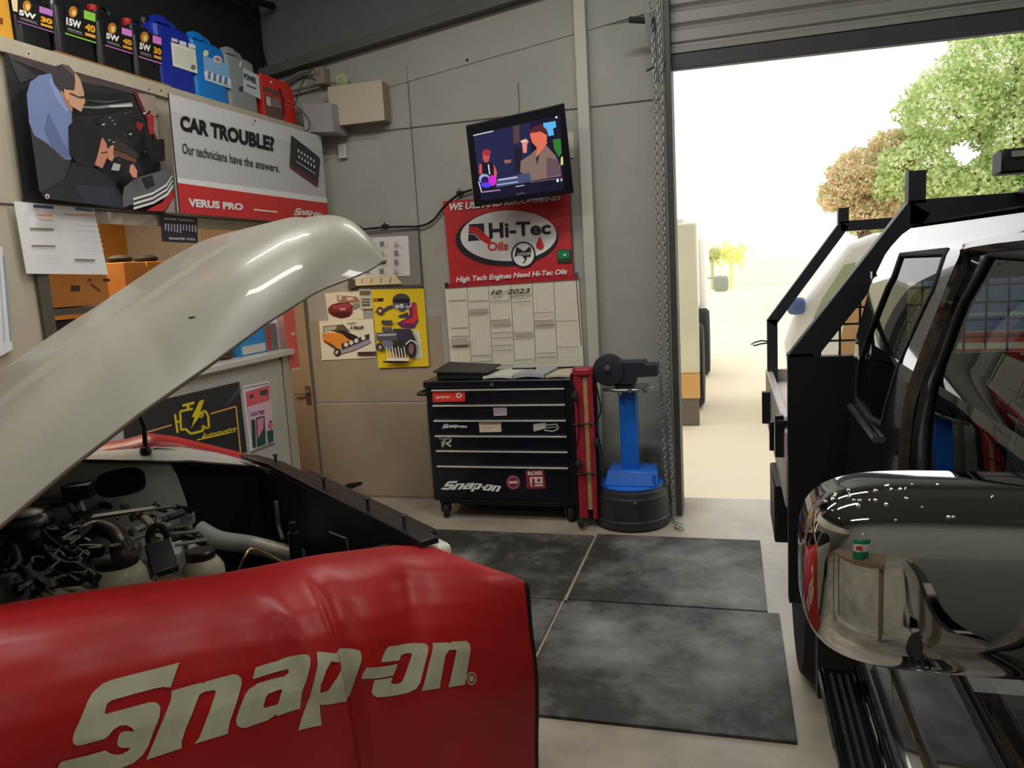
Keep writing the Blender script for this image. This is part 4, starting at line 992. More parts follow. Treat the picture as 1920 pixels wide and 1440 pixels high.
# ================================================================= PEDESTAL GRINDER
gx, gy = -.618, 4.68
t = thing('pedestal_grinder', 'bench grinder on a bright blue pedestal standing on a black drum', 'grinder', (gx, gy, 0))
DR = mat('drum_black', (44, 45, 46), .5, k=1.1, var=.15)
m = MB(); m.lathe([(.20, 0), (.232, .01), (.236, .03), (.236, .06), (.228, .066), (.228, .20), (.222, .205), (.216, .235), (.19, .25), (.06, .252)], (gx, gy, 0), n=48); m.build('drum_base', DR, t, ang=25)
m = MB(); m.lathe([(.01, 0), (.012, .006)], (gx+.05, gy-.224, .19), (0, -1, 0), 10); m.build('drum_bolt', M['steel'], t)
BL = mat('blue_paint', (18, 96, 190), .35, k=1.4, coat=.2)
m = MB(); m.lathe([(.2, .25), (.2, .258), (.17, .262)], (gx, gy, 0), n=40); m.build('blue_plate', BL, t)
m = MB(); m.prism([(gx-.155, gy-.13, .26), (gx+.165, gy-.13, .26), (gx+.16, gy-.09, .345), (gx-.13, gy-.09, .355)], (0, .22, 0)); m.build('pedestal_foot', BL, t, bevel=.008)
m = MB(); m.box(gx+.145, gx+.172, gy-.12, gy-.02, .262, .34); m.build('foot_lug', BL, t, bevel=.006)
m = MB(); m.box(gx-.05, gx+.055, gy-.05, gy+.05, .33, .845); m.build('pedestal_column', BL, t, bevel=.006)
m = MB(); m.prism([(gx-.14, gy-.1, .85), (gx-.05, gy-.13, .845), (gx+.08, gy-.13, .845), (gx+.16, gy-.06, .85), (gx+.12, gy+.08, .85), (gx-.12, gy+.08, .85)], (0, 0, .02)); m.build('tray', M['steel'], t, bevel=.006)
for x, z in ((gx+.03, .855), (gx+.12, .858), (gx-.03, .84)):
    m = MB(); m.lathe([(.016, 0), (.016, .012), (.01, .012), (.01, .022)], (x, gy-.13, z), (0, -1, 0), 6); m.build('tray_bolt', M['steel'], t)
DK = mat('grinder_grey', (38, 42, 50), .45, k=1.1)
hc = onY(1141, 688, gy-.09)
m = MB(); m.lathe([(.05, 0), (.092, .008), (.098, .03), (.098, .07), (.085, .08)], (hc.x+.0, gy-.13, hc.z-.02), (0, 1, 0), 32); m.build('wheel_guard', DK, t)
m = MB(); m.lathe([(.02, 0), (.02, .012), (.01, .014)], (hc.x+.0, gy-.14, hc.z), (0, -1, 0), 6); m.build('spindle_nut', M['steel'], t)
zc = hc.z-.02
m = MB(); m.prism([(hc.x+.03, gy-.11, zc-.085), (gx+.06, gy-.11, zc-.085), (gx+.06, gy-.11, zc-.045), (gx+.195, gy-.11, zc-.04), (gx+.195, gy-.11, zc+.03), (gx+.125, gy-.11, zc+.032), (gx+.12, gy-.11, zc+.05), (hc.x+.06, gy-.11, zc+.05)], (0, .13, 0)); m.build('motor_housing', DK, t, bevel=.004)
m = MB(); m.box(hc.x-.11, hc.x-.0, gy-.12, gy-.06, zc-.05, zc-.035); m.build('tool_rest', DK, t, bevel=.003)
m = MB(); m.prism([(gx-.06, gy-.08, .868), (gx+.05, gy-.08, .868), (gx+.03, gy-.07, zc-.08), (gx-.09, gy-.07, zc-.08)], (0, .1, 0)); m.build('mount', DK, t)

# ================================================================= FLOOR MATS, BLACK TOOL
MT = mat('rubber_mat', (66, 64, 60), .6, k=1.0, bump=.3, scale=60)
def scuffed(name, spots):
    m = MT.copy(); m.name = name; nt = m.node_tree; b = nt.nodes['Principled BSDF']; ln = nt.links.new
    ge = nt.nodes.new('ShaderNodeNewGeometry'); ns = nt.nodes.new('ShaderNodeTexNoise'); ns.inputs['Scale'].default_value = 2.6; ns.inputs['Detail'].default_value = 9; ns.inputs['Roughness'].default_value = .72
    ln(ge.outputs['Position'], ns.inputs['Vector']); acc = None
    def math_(op, a_, b_):
        n = nt.nodes.new('ShaderNodeMath'); n.operation = op; n.use_clamp = op == 'MULTIPLY'
        for i, q in ((0, a_), (1, b_)):
            if isinstance(q, (int, float)): n.inputs[i].default_value = q
            else: ln(q, n.inputs[i])
        return n.outputs[0]
    for x, y, r in spots:
        d = nt.nodes.new('ShaderNodeVectorMath'); d.operation = 'DISTANCE'; ln(ge.outputs['Position'], d.inputs[0]); d.inputs[1].default_value = (x, y, .013)
        g_ = math_('SUBTRACT', 1.0, math_('DIVIDE', d.outputs['Value'], r)); acc = g_ if acc is None else math_('MAXIMUM', acc, g_)
    acc = math_('ADD', math_('MULTIPLY', math_('MAXIMUM', acc, 0.0), .55), math_('SUBTRACT', math_('ADD', ns.outputs['Fac'], ns.outputs['Fac']), .92))
    rp = nt.nodes.new('ShaderNodeValToRGB'); e = rp.color_ramp.elements; e[0].position = .1; e[1].position = .8
    e[0].color = col((60, 58, 54)); e[1].color = col((140, 140, 138)); e2 = rp.color_ramp.elements.new(0.0); e2.color = col((46, 44, 42))
    ln(acc, rp.inputs['Fac']); ln(rp.outputs['Color'], b.inputs['Base Color']); return m
MTS = [scuffed('scuffed_rubber_mat', [(-.15, 3.15, .42), (-.45, 2.95, .38), (.0, 3.3, .35), (-.62, 3.2, .3), (-.05, 2.85, .22)]), scuffed('scuffed_rubber_mat_far', [(-.22, 4.05, .38), (-.05, 3.75, .4), (-.55, 4.25, .2), (.0, 3.55, .25)]), scuffed('worn_rubber_mat', [(-1.5, 3.9, .2)]), scuffed('worn_rubber_mat_near', [(-.9, 3.2, .2)])]
import itertools
_mi = itertools.count()
mats_ = [((-.80, .19, 2.49, 3.455), 'rubber floor mat nearest the camera with pale dusty scuffs', .0), ((-.79, .14, 3.47, 4.385), 'rubber floor mat in front of the grinder with pale scuffs', .0), ((-2.05, -.81, 3.46, 4.36), 'rubber floor mat in front of the tool cabinet', .0), ((-2.05, -.815, 2.3, 3.45), 'rubber floor mat partly hidden behind the red wing cover', .0)]
for (x0, x1, y0, y1), lb, _ in mats_:
    m = MB(); m.box(x0, x1, y0, y1, .0005, .013); m.build('floor_mat', MTS[next(_mi)], label=lb, cat='mat', group='black rubber floor mats', bevel=.002)
t = thing('jack_handle', 'black angled tool lying by the wall left of the tool cabinet', 'tool', (onY(640, 925, 4.95).x, 4.9, 0))
a = [onY(x, y, 4.9) for x, y in ((612, 925), (640, 920), (655, 912), (678, 906))]
m = MB(); m.tube([a[0], a[1], a[2], a[3]], [.018, .02, .024, .012], 8); m.build('lever', M['black'], t)
m = MB(); m.tube([(a[0].x-.01, 4.9, .01), onY(612, 898, 4.9)], .012, 8); m.box(a[0].x-.04, a[0].x+.03, 4.88, 4.93, 0.0, .08); m.build('clamp', M['black'], t)
# ================================================================= WHITE CAR, BONNET UP
U2 = V((.62, .785)).normalized()
def CW(s_, w, z): return V((U2.x*s_-U2.y*w, U2.y*s_+U2.x*w, z))
def cmb(): return MB(xf=CW)
def toS(p): return (U2.x*p.x+U2.y*p.y, -U2.y*p.x+U2.x*p.y, p.z)
def interp(tab, x):
    if x <= tab[0][0]: return tab[0][1]
    for (a, b), (c, d) in zip(tab, tab[1:]):
        if x <= c: return b+(d-b)*(x-a)/(c-a)
    return tab[-1][1]
def onW(px, py, w):
    d = ray(px, py); nrm = V((-U2.y, U2.x, 0)); t = (w-CAM.dot(nrm))/d.dot(nrm); return CAM+d*t
def onS(px, py, s_):
    d = ray(px, py); nrm = V((U2.x, U2.y, 0)); t = (s_-CAM.dot(nrm))/d.dot(nrm); return CAM+d*t
cl = CW(-.9, 2.5, 0)
car = bpy.data.objects.new('car', None); COL.objects.link(car); car.location = cl; car.rotation_euler = (0, 0, math.atan2(U2.y, U2.x))
tag(car, 'white car with its bonnet raised and engine bay open', 'car')
PAINT = mat('white_car_paint', (174, 171, 157), .36, k=.88, coat=.2, var=.04, scale=2)
ENG = mat('engine_black', (34, 35, 38), .38); AY = mat('cast_alloy', (150, 150, 146), .4, metal=.15, k=1.2, var=.2, scale=14)
GRM = mat('engine_grey', (112, 112, 108), .45, metal=.15, k=1.2, var=.3, scale=18)
LN_ = mat('liner_black', (8, 9, 13), .6)
INN = mat('inner_guard_white', (176, 176, 168), .45, k=1.15, var=.12, scale=6)
zcT = [(-.4, 1.035), (-.004, 1.008), (.185, .984), (.44, .949), (.662, .931), (.885, .896), (.98, .874), (1.07, .823), (1.134, .792), (1.157, .774), (1.2, .745)]
wcT = [(-.4, 1.80), (.885, 1.8), (.98, 1.77), (1.07, 1.7), (1.134, 1.64), (1.157, 1.61), (1.2, 1.6)]
gT = [(0, 0), (.008, .18), (.02, .33), (.035, .45), (.07, .62), (.11, .76), (.16, .87), (.22, .95), (.35, 1.0)]
def zc(s_): return interp(zcT, s_)
def wout(s_, z, folds=True):
    wc = interp(wcT, s_); d = max(0, zc(s_)-z)
    w = wc-(wc-1.595)*interp(gT, d)
    w += .05*max(0, .5-z)
    if folds:
        k = min(1, d/.06)
        sf = .585+.05*(.95-z)-.10*max(0, .80-z)*0
        x = (s_-sf)
        w -= k*(.034*math.exp(-(x/.014)**2) if x > 0 else .034*math.exp(-(x/.075)**2))
        x2 = s_-sf-.05; w += k*.016*math.exp(-(x2/.035)**2)
        sf2 = .50+.22*(.95-z); x = s_-sf2; w -= k*.018*math.exp(-(x/.03)**2)*max(0, min(1, (z-.60)/.15))
        x = s_-(.86-.25*(.9-z)); w += k*.026*math.exp(-(x/.05)**2)*max(0, min(1, (z-.62)/.2))
        w += k*.018*noise.noise(V((s_*3.2, z*3.0, 1.7)))+k*.007*noise.noise(V((s_*8, z*7, 4.2)))
        w -= k*.010*math.exp(-((s_-.14)/.05)**2)*math.exp(-((z-.35)/.2)**2)
    return w
RC = mat('red_vinyl_cover', (168, 28, 30), .40, k=1.15, var=.14, scale=3, bump=.03, spec=.45)
def coverfn(u, v, s0=-.40, s1=1.158, zb_=.10, folds=True, offw=0.0):
    s_ = s0+(s1-s0)*u
    wc = interp(wcT, s_); z0 = zc(s_)
    if v < .16:
        q_ = 1-v/.16; w = wc+.13*q_; z = z0-.10*q_**2.2+.006*math.sin(s_*9)*q_
    else:
        q_ = (v-.16)/.84; z = z0-(z0-zb_)*q_**1.6; w = wout(s_, z, folds)
    return CW(s_, w+offw, z-offw*.5)
cv = thing('wing_cover', 'red vinyl wing cover lettered Snap-on draped over the near front wing', 'cover', CW(.4, 1.6, .1))
m = MB(); m.sheet(lambda u, v: coverfn(u, v), 150, 90, (.0, .0, 0)); m = MB()
nu, nv = 150, 90
m.grid(lambda u, v: coverfn(u, v), nu, nv)
o = m.build('vinyl_sheet', RC, cv, ang=80, fix=False)
sd = o.modifiers.new('s', 'SOLIDIFY'); sd.thickness = .004; sd.offset = 0
m = MB(); pth = [coverfn(1.0, i/60) for i in range(61)]; m.tube(pth, .006, 8); m.build('edge_piping', mat('piping_black', (14, 14, 16), .5), cv)
# big lettering: outlines laid onto the vinyl surface
def hitcover(px, py):
    w = 1.6
    for _ in range(6):
        s_, ww, z = toS(onW(px, py, w)); w = .5*w+.5*wout(s_, z)
    return s_, z
bm = bmesh.new()
for loops in LET:
    L3 = [[V((*hitcover(*p), 0)) for p in lp] for lp in loops]
    flat = [p for lp in L3 for p in lp]
    vs = [bm.verts.new(p) for p in flat]
    for t in tessellate_polygon(L3):
        try: bm.faces.new([vs[i] for i in t])
        except ValueError: pass
x0 = -.2
while x0 < 1.2:
    bmesh.ops.bisect_plane(bm, geom=bm.verts[:]+bm.edges[:]+bm.faces[:], plane_co=(x0, 0, 0), plane_no=(1, 0, 0)); x0 += .008
y0 = .1
while y0 < .9:
    bmesh.ops.bisect_plane(bm, geom=bm.verts[:]+bm.edges[:]+bm.faces[:], plane_co=(0, y0, 0), plane_no=(0, 1, 0)); y0 += .015
m = MB()
bm.verts.index_update()
m.add([CW(v.co.x, wout(v.co.x, v.co.y)-.0052, v.co.y) for v in bm.verts], [[v.index for v in f_.verts] for f_ in bm.faces])
bm.free()
m.build('lettering', mat('cover_lettering', (180, 180, 152), .4, k=1.2, var=.16, scale=9), cv, ang=80, fix=False)

# bonnet ------------------------------------------------------------------
zeT = [(-.30, .985), (.018, 1.175), (.149, 1.266), (.293, 1.356), (.447, 1.442), (.583, 1.523), (.707, 1.585), (.90, 1.655)]
def hood(u, b, off=0.0, shrink=1.0):
    s_ = -.30+1.22*u; bb = b*shrink
    z = interp(zeT, s_)
    nz = max(0, min(1, (u-.55)/.35)); cr_ = .168*(1-abs(bb)**(3.4+7*nz))
    if abs(bb) < .45: cr_ += .010*min(1, (.45-abs(bb))/.05)
    if u > .87: cr_ *= max(0, 1-((u-.87)/.13)**3)**.55
    z += cr_
    w = 2.50+.70*bb - .02*(1-u)
    # the nose curls over
    if u > .86:
        q_ = (u-.86)/.14; s_ += .02*math.sin(q_*PI)
    rr = max(0, (u-.8)/.2)
    w = 2.5+(w-2.5)*(1-.02*rr**2)
    return CW(s_+off*.45, w, z-off)
m = MB(); m.grid(lambda u, v: hood(1-(1-u)**1.6, math.sin((v-.5)*PI)), 110, 90)
h = m.build('bonnet', PAINT, car, ang=60)
sd = h.modifiers.new('s', 'SOLIDIFY'); sd.thickness = .012; sd.offset = 0
m = MB(); m.grid(lambda u, v: hood(.02+u*.955, v*2-1, .022+.02*(abs(math.sin(u*9)) > .8), .93), 50, 40)
m.build('bonnet_liner', mat('liner_dark', (30, 30, 32), .7), h, ang=60)
m = MB(); p = hood(.985, -.80); m.rbox(p+V((0, 0, -.03)), (.06, .05, .035), rotz(.9)); m.build('bonnet_catch', M['black'], h)
m = MB()
for px, py in ((865/2.77, 360+403/2.77), (1022/2.77, 360+657/2.77)):
    bst = None
    for i in range(60):
        for j in range(60):
            q_ = hood(i/60, j/30-1); dd = q_-CAM; zz_ = dd.dot(FW); ux = 960+CF*dd.dot(RT)/zz_; uy = 720+CF*dd.dot(DN)/zz_
            e = (ux-px)**2+(uy-py)**2
            if bst is None or e < bst[0]: bst = (e, q_)
    m.ball(bst[1]+V((0, 0, .007)), (.012, .004, .003), 8, 6)
m.build('paint_chips', M['blackmat'], h)

# near wing, far wing, bumper, lamps ---------------------------------------
m = MB(); m.grid(lambda u, v: coverfn(u, .04+v*.96, -.35, 1.10, .33, False, .034), 60, 40)
m.build('front_wing', PAINT, car, ang=60)
def farw(u, v):
    s_ = -.35+1.38*u; k = interp([(-.35, 1.0), (.8, 1.0), (1.03, .90)], s_)
    pr = [(3.22, -.02), (3.30, .0), (3.38, 0.0), (3.44, -.03), (3.47, -.12), (3.48, -.3), (3.46, -.68)]
    i = int(round(v*6)); w, dz = pr[i]; w = 2.5+(w-2.5)*k if s_ > .7 else w
    return CW(s_, w, interp(zfT, s_)-.018+dz)
zfT = [(-.4, 1.06), (.49, 1.035), (.57, 1.045), (.67, 1.015), (.81, .955), (.97, .885), (1.08, .80)]
m = MB(); m.grid(farw, 40, 7); m.build('front_wing', PAINT, car, ang=50)
m = cmb()
def bump_(u, v):
    a = -PI/2+PI*u; w = 2.5-.875*math.copysign(abs(math.sin(a))**.55, -math.sin(a)); sx = 1.02+.205*abs(math.cos(a))**.5
    z = .24+.34*v; return (sx+.02*math.sin(v*PI), w, z)
m.grid(bump_, 50, 8); m.build('front_bumper', PAINT, car, ang=60)
m = cmb(); m.box(1.02, 1.12, 2.0, 3.05, .55, .84); m.build('grille', M['black'], car, bevel=.01)
LENS = mat('lamp_lens', (225, 222, 206), .15, k=1.1, coat=.6)
for w0 in (1.80, 3.02):
    m = cmb(); m.box(1.0, 1.05, w0, w0+.2, .70, .868 if w0 < 2 else .76); m.build('headlamp', LENS, car, bevel=.02, seg=3)
m = cmb()
for (w0, w1) in ((1.72, 2.02),): pass
# engine bay shell
m = cmb(); m.box(-.32, -.29, 1.75, 3.25, .35, 1.02); m.box(-.30, .97, 1.8, 3.25, .33, .36); m.box(-.30, .95, 1.93, 1.95, .36, .86); m.build('engine_bay_floor', LN_, car)
# far inner guard with an oval opening
def ovl(cx, cz, rx, rz, n=28, e=.7): return [(cx+rx*math.copysign(abs(math.cos(t))**e, math.cos(t)), cz+rz*math.copysign(abs(math.sin(t))**e, math.sin(t))) for t in [2*PI*i/n for i in range(n)]]
out = [(-.30, .40), (.66, .40), (.66, .62), (.64, .80), (.62, .90), (.60, .95), (.47, .983), (.33, 1.018), (-.30, 1.05)]
hole = ovl(.422, .908, .086, .056)
L3 = [[V((a_, b_, 0)) for a_, b_ in out], [V((a_, b_, 0)) for a_, b_ in hole]]
fl = [p for l_ in L3 for p in l_]
m = cmb(); m.add([(p.x, 3.15, p.y) for p in fl], tessellate_polygon(L3)); 
n_ = len(hole); hv = [(a_, w, b_) for w in (3.15, 3.19) for a_, b_ in hole]
m.add(hv, [(i, (i+1) % n_, n_+(i+1) % n_, n_+i) for i in range(n_)])
m.build('inner_guard', INN, car, fix=False)
m = cmb(); m.prism([(-.3, 3.2, .38), (.95, 3.2, .38), (.95, 3.2, .84), (.6, 3.2, .93), (.3, 3.2, .98), (-.3, 3.2, .98)], (0, .02, 0)); m.build('guard_liner', LN_, car)
m = MB(); gzT = [(-.3, 1.055), (.33, 1.02), (.47, .985), (.6, .953), (.66, .95), (.8, .91), (.95, .86)]; m.grid(lambda u, v: CW(-.3+1.22*u, 3.14+.14*v, interp(gzT, -.3+1.22*u)*(1-v)+(interp(zfT, -.3+1.22*u)-.012)*v), 30, 4); m.build('guard_gutter', INN, car)
m = MB(); m.tube([CW(-.3+1.22*i/20, 3.14, interp(gzT, -.3+1.22*i/20)+.003*math.sin(i)) for i in range(21)], .006, 6); m.build('weather_strip', M['black'], car)
m = cmb(); m.lathe([(.14, .0), (.14, .16), (.11, .2), (.05, .21)], (.50, 3.0, .52), n=28); m.build('strut_tower', INN, car)
# radiator support panel
m = cmb(); m.box(.935, .995, 1.78, 3.0, .885, .905); m.box(.935, .95, 1.78, 3.0, .42, .89); m.box(.93, .97, 3.0, 3.16, .42, .87)
m.prism([(.935, 3.0, .885), (.995, 3.0, .885), (.95, 3.2, .89), (.88, 3.2, .905)], (0, 0, .02)); m.build('radiator_support', mat('support_black', (34, 34, 36), .4, var=.3, scale=12), car, bevel=.004)
m = MB()
for px, py in ((520, 890), (692, 968), (610, 930), (760, 1000)):
    p = onS(px, py, .965); s_, w, z = toS(p); m.lathe([(.006, 0), (.006, .03), (.012, .03), (.012, .034)], CW(.965, w, .905), n=10)
m.build('support_bolts', M['steeld'], car)
m = MB(); m.tube([onW(257, 770, 3.2), onW(270, 800, 3.2), onW(273, 842, 3.2)], .009, 8); m.ball(onW(273, 846, 3.2), .022, 10, 8); m.build('gas_strut', M['black'], car)
# engine pieces ------------------------------------------------------------
def E(px, py, z=.84): return onZ(px, py, z)
def etube(name, pts, r, mt, z=.84, n=8, par=car, label=None):
    m = MB(); m.tube(smoothpath([E(p[0], p[1], p[2] if len(p) > 2 else z) for p in pts], 6), r, n); return m.build(name, mt, par, label=label)
eb = CW(.25, 2.45, .36)
m = cmb(); m.box(-.22, .55, 2.22, 2.78, .36, .66); m.box(-.2, .4, 2.3, 2.7, .66, .74); m.build('engine_block', ENG, car, bevel=.02)
m = cmb()
for i in range(4): m.box(-.18+i*.15, -.10+i*.15, 2.34, 2.66, .74, .765)
m.build('engine_cover_ribs', ENG, car, bevel=.008)
c = E(60, 1035, .80); m = MB(); m.lathe([(.02, 0), (.03, .02), (.03, .05), (.055, .065), (.06, .075), (.055, .085), (.03, .09), (.05, .1), (.035, .108)], (c.x, c.y, c.z+.03), n=28); m.build('vacuum_actuator', AY, car)
CRB = mat('aged_bottle_plastic', (188, 178, 150), .4, k=1.1, var=.12, scale=10)
c = E(222, 1068, .825)
m = MB(); m.lathe([(.07, -.2), (.078, -.05), (.074, -.01), (.06, .012), (.05, .02)], c, n=28); o = m.build('coolant_bottle', CRB, car)
m = MB(); m.lathe([(.056, .016), (.058, .02), (.058, .036), (.038, .046), (.016, .048), (.016, .075)], c, n=24); m.build('bottle_cap', ENG, o)
c = E(165, 1105, .80); m = MB(); m.rbox(c+V((-.02, 0, -.06)), (.26, .10, .12), rotz(.35)); m.build('fuse_tray', CRB, car, bevel=.03, seg=4)
c = E(380, 1058, .80)
m = MB(); m.lathe([(.056, -.2), (.062, -.05), (.06, -.01), (.05, .01), (.042, .02)], c, n=28); o = m.build('washer_bottle', CRB, car)
m = MB(); m.lathe([(.042, .016), (.042, .04), (.036, .045)], c-V((0.004, 0, 0)), n=24); m.build('bottle_cap', ENG, o)
m = MB(); a_, b_ = E(172, 972, .86), E(290, 955, .86); d = (b_-a_); sd_ = V((-d.y, d.x, 0)).normalized()*.022
m.prism([a_-sd_, b_-sd_*.8, b_+sd_*.8, a_+sd_], (0, 0, .008)); m.tube([b_, E(330, 950, .865)], .006, 6); m.build('metal_bracket', AY, car, bevel=.002)
etube('cream_hose', [(246, 972), (265, 968), (283, 985), (286, 1000, .8)], .014, CRB)
etube('intake_hose', [(140, 1010), (180, 990), (215, 1000), (232, 1025), (240, 1050, .78)], .028, ENG, n=14)
etube('radiator_hose', [(85, 1040), (120, 1062), (150, 1065), (185, 1090)], .018, ENG, n=12, z=.82)
etube('bypass_hose', [(0, 1062), (40, 1068), (55, 1090), (30, 1105)], .012, ENG, z=.86)
etube('heater_hose', [(0, 1015), (22, 1020), (35, 1055), (20, 1075)], .013, ENG, z=.86)
etube('fuel_line', [(70, 965), (85, 1000), (120, 1028), (145, 1040)], .005, ENG, z=.88)
etube('breather_hose', [(60, 925), (90, 915), (120, 935), (142, 965)], .012, ENG, z=.9)
etube('loom', [(120, 905), (140, 930), (150, 960)], .008, ENG, z=.9)
m = MB(); c = E(295, 1010, .82)
m.tube([c+V((math.cos(t)*.028*U2.x, math.cos(t)*.028*U2.y, math.sin(t)*.045)) for t in [2*PI*i/20 for i in range(20)]], .009, 8, closed=True); m.build('fan_belt', M['blackmat'], car)
m = MB(); a_, b_, c2, d2 = E(270, 1020, .82), E(318, 1008, .82), E(335, 1060, .75), E(285, 1075, .75); m.prism([a_, b_, c2, d2], (0, 0, -.02)); m.build('fan_shroud', ENG, car, bevel=.004)
for (x0_, y0_, x1_, y1_) in ((312, 1002, 374, 997), (328, 1022, 388, 1012)):
    m = MB(); m.tube([E(x0_, y0_, .80), E(x1_, y1_, .80)], .006, 6); m.build('steel_rod', AY, car)
m = MB(); c = onS(555, 1040, .86); m.tube([c-V((0, 0, .02)), c+V((0, 0, .085))], .021, 14); m.tube([c+V((0, 0, .085)), c+V((0, 0, .12))], [.012, .014], 8); m.tube([c-V((.01, 0, .0)), c-V((.012, 0, .08))], .005, 6); m.build('filter_canister', mat('canister_dark', (38, 48, 54), .3), car, bevel=.002)
m = MB(); m.tube([onS(517, 940, .87), onS(522, 985, .87), onS(530, 1010, .86)], .008, 6); m.build('support_strap', GRM, car)
m = MB(); m.tube([onS(618, 1048, .9), onS(619, 998, .9), onS(650, 1010, .9), onS(654, 1035, .9)], .005, 6); m.build('latch_bracket', M['steel'], car)
etube('dipstick', [(440, 1092, .78), (458, 1045, .86), (478, 1030, .87), (545, 1062, .84)], .004, mat('brass_rod', (190, 160, 110), .35, metal=.7, k=1.2))
m = MB(); c = E(148, 920, .93); m.rbox(c, (.09, .07, .05), rotz(.5)); m.m = 1; m.rbox(c+V((-.02, -.036, .012)), (.03, .004, .03), rotz(.5)); m.build('relay_box', [ENG, mat('relay_red', (130, 40, 24), .4)], car, bevel=.004)
m = MB(); c = E(108, 940, .9); m.tube(smoothpath([c+V((-.05, -.02, .0)), c, c+V((.04, .03, -.01)), c+V((.06, .03, -.05))], 5), .022, 12); m.rbox(c+V((-.04, -.07, -.02)), (.1, .06, .04), rotz(.2)); m.build('throttle_body', AY, car)
m = MB(); c = E(20, 1110, .82); m.lathe([(.045, -.1), (.045, 0), (.03, .03), (.02, .05)], c, n=20); m.build('oil_filler', GRM, car)
m = MB(); m.tube([onW(245, 880, 3.13), onW(255, 885, 3.13)], .004, 5)
random.seed(11)
CU = mat('copper_wire', (150, 84, 60), .5); WB = [ENG, GRM, M['black'], AY, ENG, M['blackmat']]
for i in range(46):
    px = random.uniform(0, 330); py = random.uniform(965-px*.12, 1100-px*.05)
    if 150 < px < 330 and py > 1015: continue
    pts_ = [(px, py)]
    for k in range(3): pts_.append((pts_[-1][0]+random.uniform(-34, 40), pts_[-1][1]+random.uniform(-14, 16)))
    etube('hose', pts_, random.choice([.004, .005, .008, .011, .014]), WB[i % 6], z=random.uniform(.74, .85), n=6)
for i in range(22):
    px = random.uniform(0, 300); py = random.uniform(960, 1095)
    if 150 < px and py > 1030: continue
    c = E(px, py, random.uniform(.72, .80)); m = MB()
    if i % 2: m.rbox(c, (random.uniform(.03, .09), random.uniform(.03, .07), random.uniform(.03, .06)), rotz(random.uniform(0, 3)))
    else: m.lathe([(.02, -.03), (.028, 0), (.02, .015), (.008, .02)], c, (random.uniform(-.4, .4), random.uniform(-.4, .4), 1), n=14)
    m.build('engine_fitting', [GRM, ENG, AY, ENG][i % 4], car, bevel=.004)
for i in range(60):
    px = random.uniform(-10, 300 if i % 3 == 0 else 150); py = random.uniform(965-px*.2, 1105) if px < 150 else random.uniform(930, 1000)
    pts_ = [(px, py)]
    for k in range(3): pts_.append((pts_[-1][0]+random.uniform(-22, 26), pts_[-1][1]+random.uniform(-16, 16)))
    etube('hose', pts_, random.choice([.003, .004, .006, .009, .013]), [ENG, AY, M['black'], GRM, ENG][i % 5], z=random.uniform(.80, .87), n=6)
for i in range(14):
    px = random.uniform(0, 140); c = E(px, random.uniform(985, 1105), random.uniform(.78, .84)); m = MB()
    if i % 2: m.rbox(c, (random.uniform(.02, .06), random.uniform(.02, .05), random.uniform(.02, .04)), rotz(random.uniform(0, 3)))
    else: m.lathe([(.014, -.03), (.02, 0), (.024, .004), (.02, .012), (.006, .018)], c, (random.uniform(-.5, .5), random.uniform(-.5, .5), 1), n=14)
    m.build('engine_fitting', [AY, ENG, GRM][i % 3], car, bevel=.003)
for i in range(7):
    px = 285+i*8; etube('copper_wire', [(px, 1100), (px+6, 1080+(i % 3)*5), (px+14, 1092), (px+20, 1085)], .0028, CU, z=.80, n=5)
m = MB(); m.tube(smoothpath([E(372, 992, .70), E(410, 1012, .66), E(470, 1022, .64), E(560, 1045, .64)], 5), .035, 12); m.build('chassis_arm', INN, car)
m = MB(); m.rbox(E(352, 970, .74), (.05, .04, .05), rotz(.5)); m.build('guard_clip', AY, car, bevel=.004)
# cloth over the far wing
def farcl(u, v):
    s_ = -.05+1.09*u; k = interp([(-.35, 1.0), (.8, 1.0), (1.04, .91)], s_)
    pr = [(3.235, -.04), (3.255, -.012), (3.30, -.002), (3.37, .0), (3.45, -.03), (3.49, -.12), (3.50, -.30)]
    i = v*6; a_ = int(min(5, i)); t_ = i-a_; w = pr[a_][0]*(1-t_)+pr[a_+1][0]*t_; dz = pr[a_][1]*(1-t_)+pr[a_+1][1]*t_
    w = 2.5+(w-2.5)*k
    return CW(s_, w, interp(zfT, s_)+dz+.004*math.sin(s_*11+w*8)*(1-v))
m = MB(); m.grid(farcl, 60, 20); o = m.build('wing_cover', RC, label='red vinyl cover folded over the far wing of the white car', cat='cover', ang=70)
sd = o.modifiers.new('s', 'SOLIDIFY'); sd.thickness = .004

# rest of the body behind the bonnet ---------------------------------------
def body(u, v):
    a = 2*PI*v; w = 2.5+.90*math.copysign(abs(math.cos(a))**.35, math.cos(a)); z = .66+.38*math.copysign(abs(math.sin(a))**.45, math.sin(a))
    s_ = -.40-3.1*u; k = 1-.06*max(0, (u-.8)/.2)**2
    return CW(s_, 2.5+(w-2.5)*k, z)
m = MB(); m.grid(body, 14, 40, cv=True); n0 = 40; m.f.append(list(range(n0))); m.mi.append(0); m.f.append([13*n0+i for i in range(n0)]); m.mi.append(0); m.build('body_shell', PAINT, car, ang=40)
def gh(u, v):
    pr = [(-.42, 1.02, .86), (-1.05, 1.50, .70), (-1.25, 1.56, .66), (-2.4, 1.56, .66), (-3.0, 1.50, .68), (-3.4, 1.02, .84)]
    i = int(round(u*5)); s_, zt_, hw = pr[i]; b_ = v*2-1
    return CW(s_, 2.5+hw*b_, zt_+.03*(1-b_*b_))
m = MB(); m.grid(gh, 6, 9); sd_ = m.build('roof_and_screens', PAINT, car, ang=30)
GLC = glass('car_glass', (.10, .12, .12), .1)
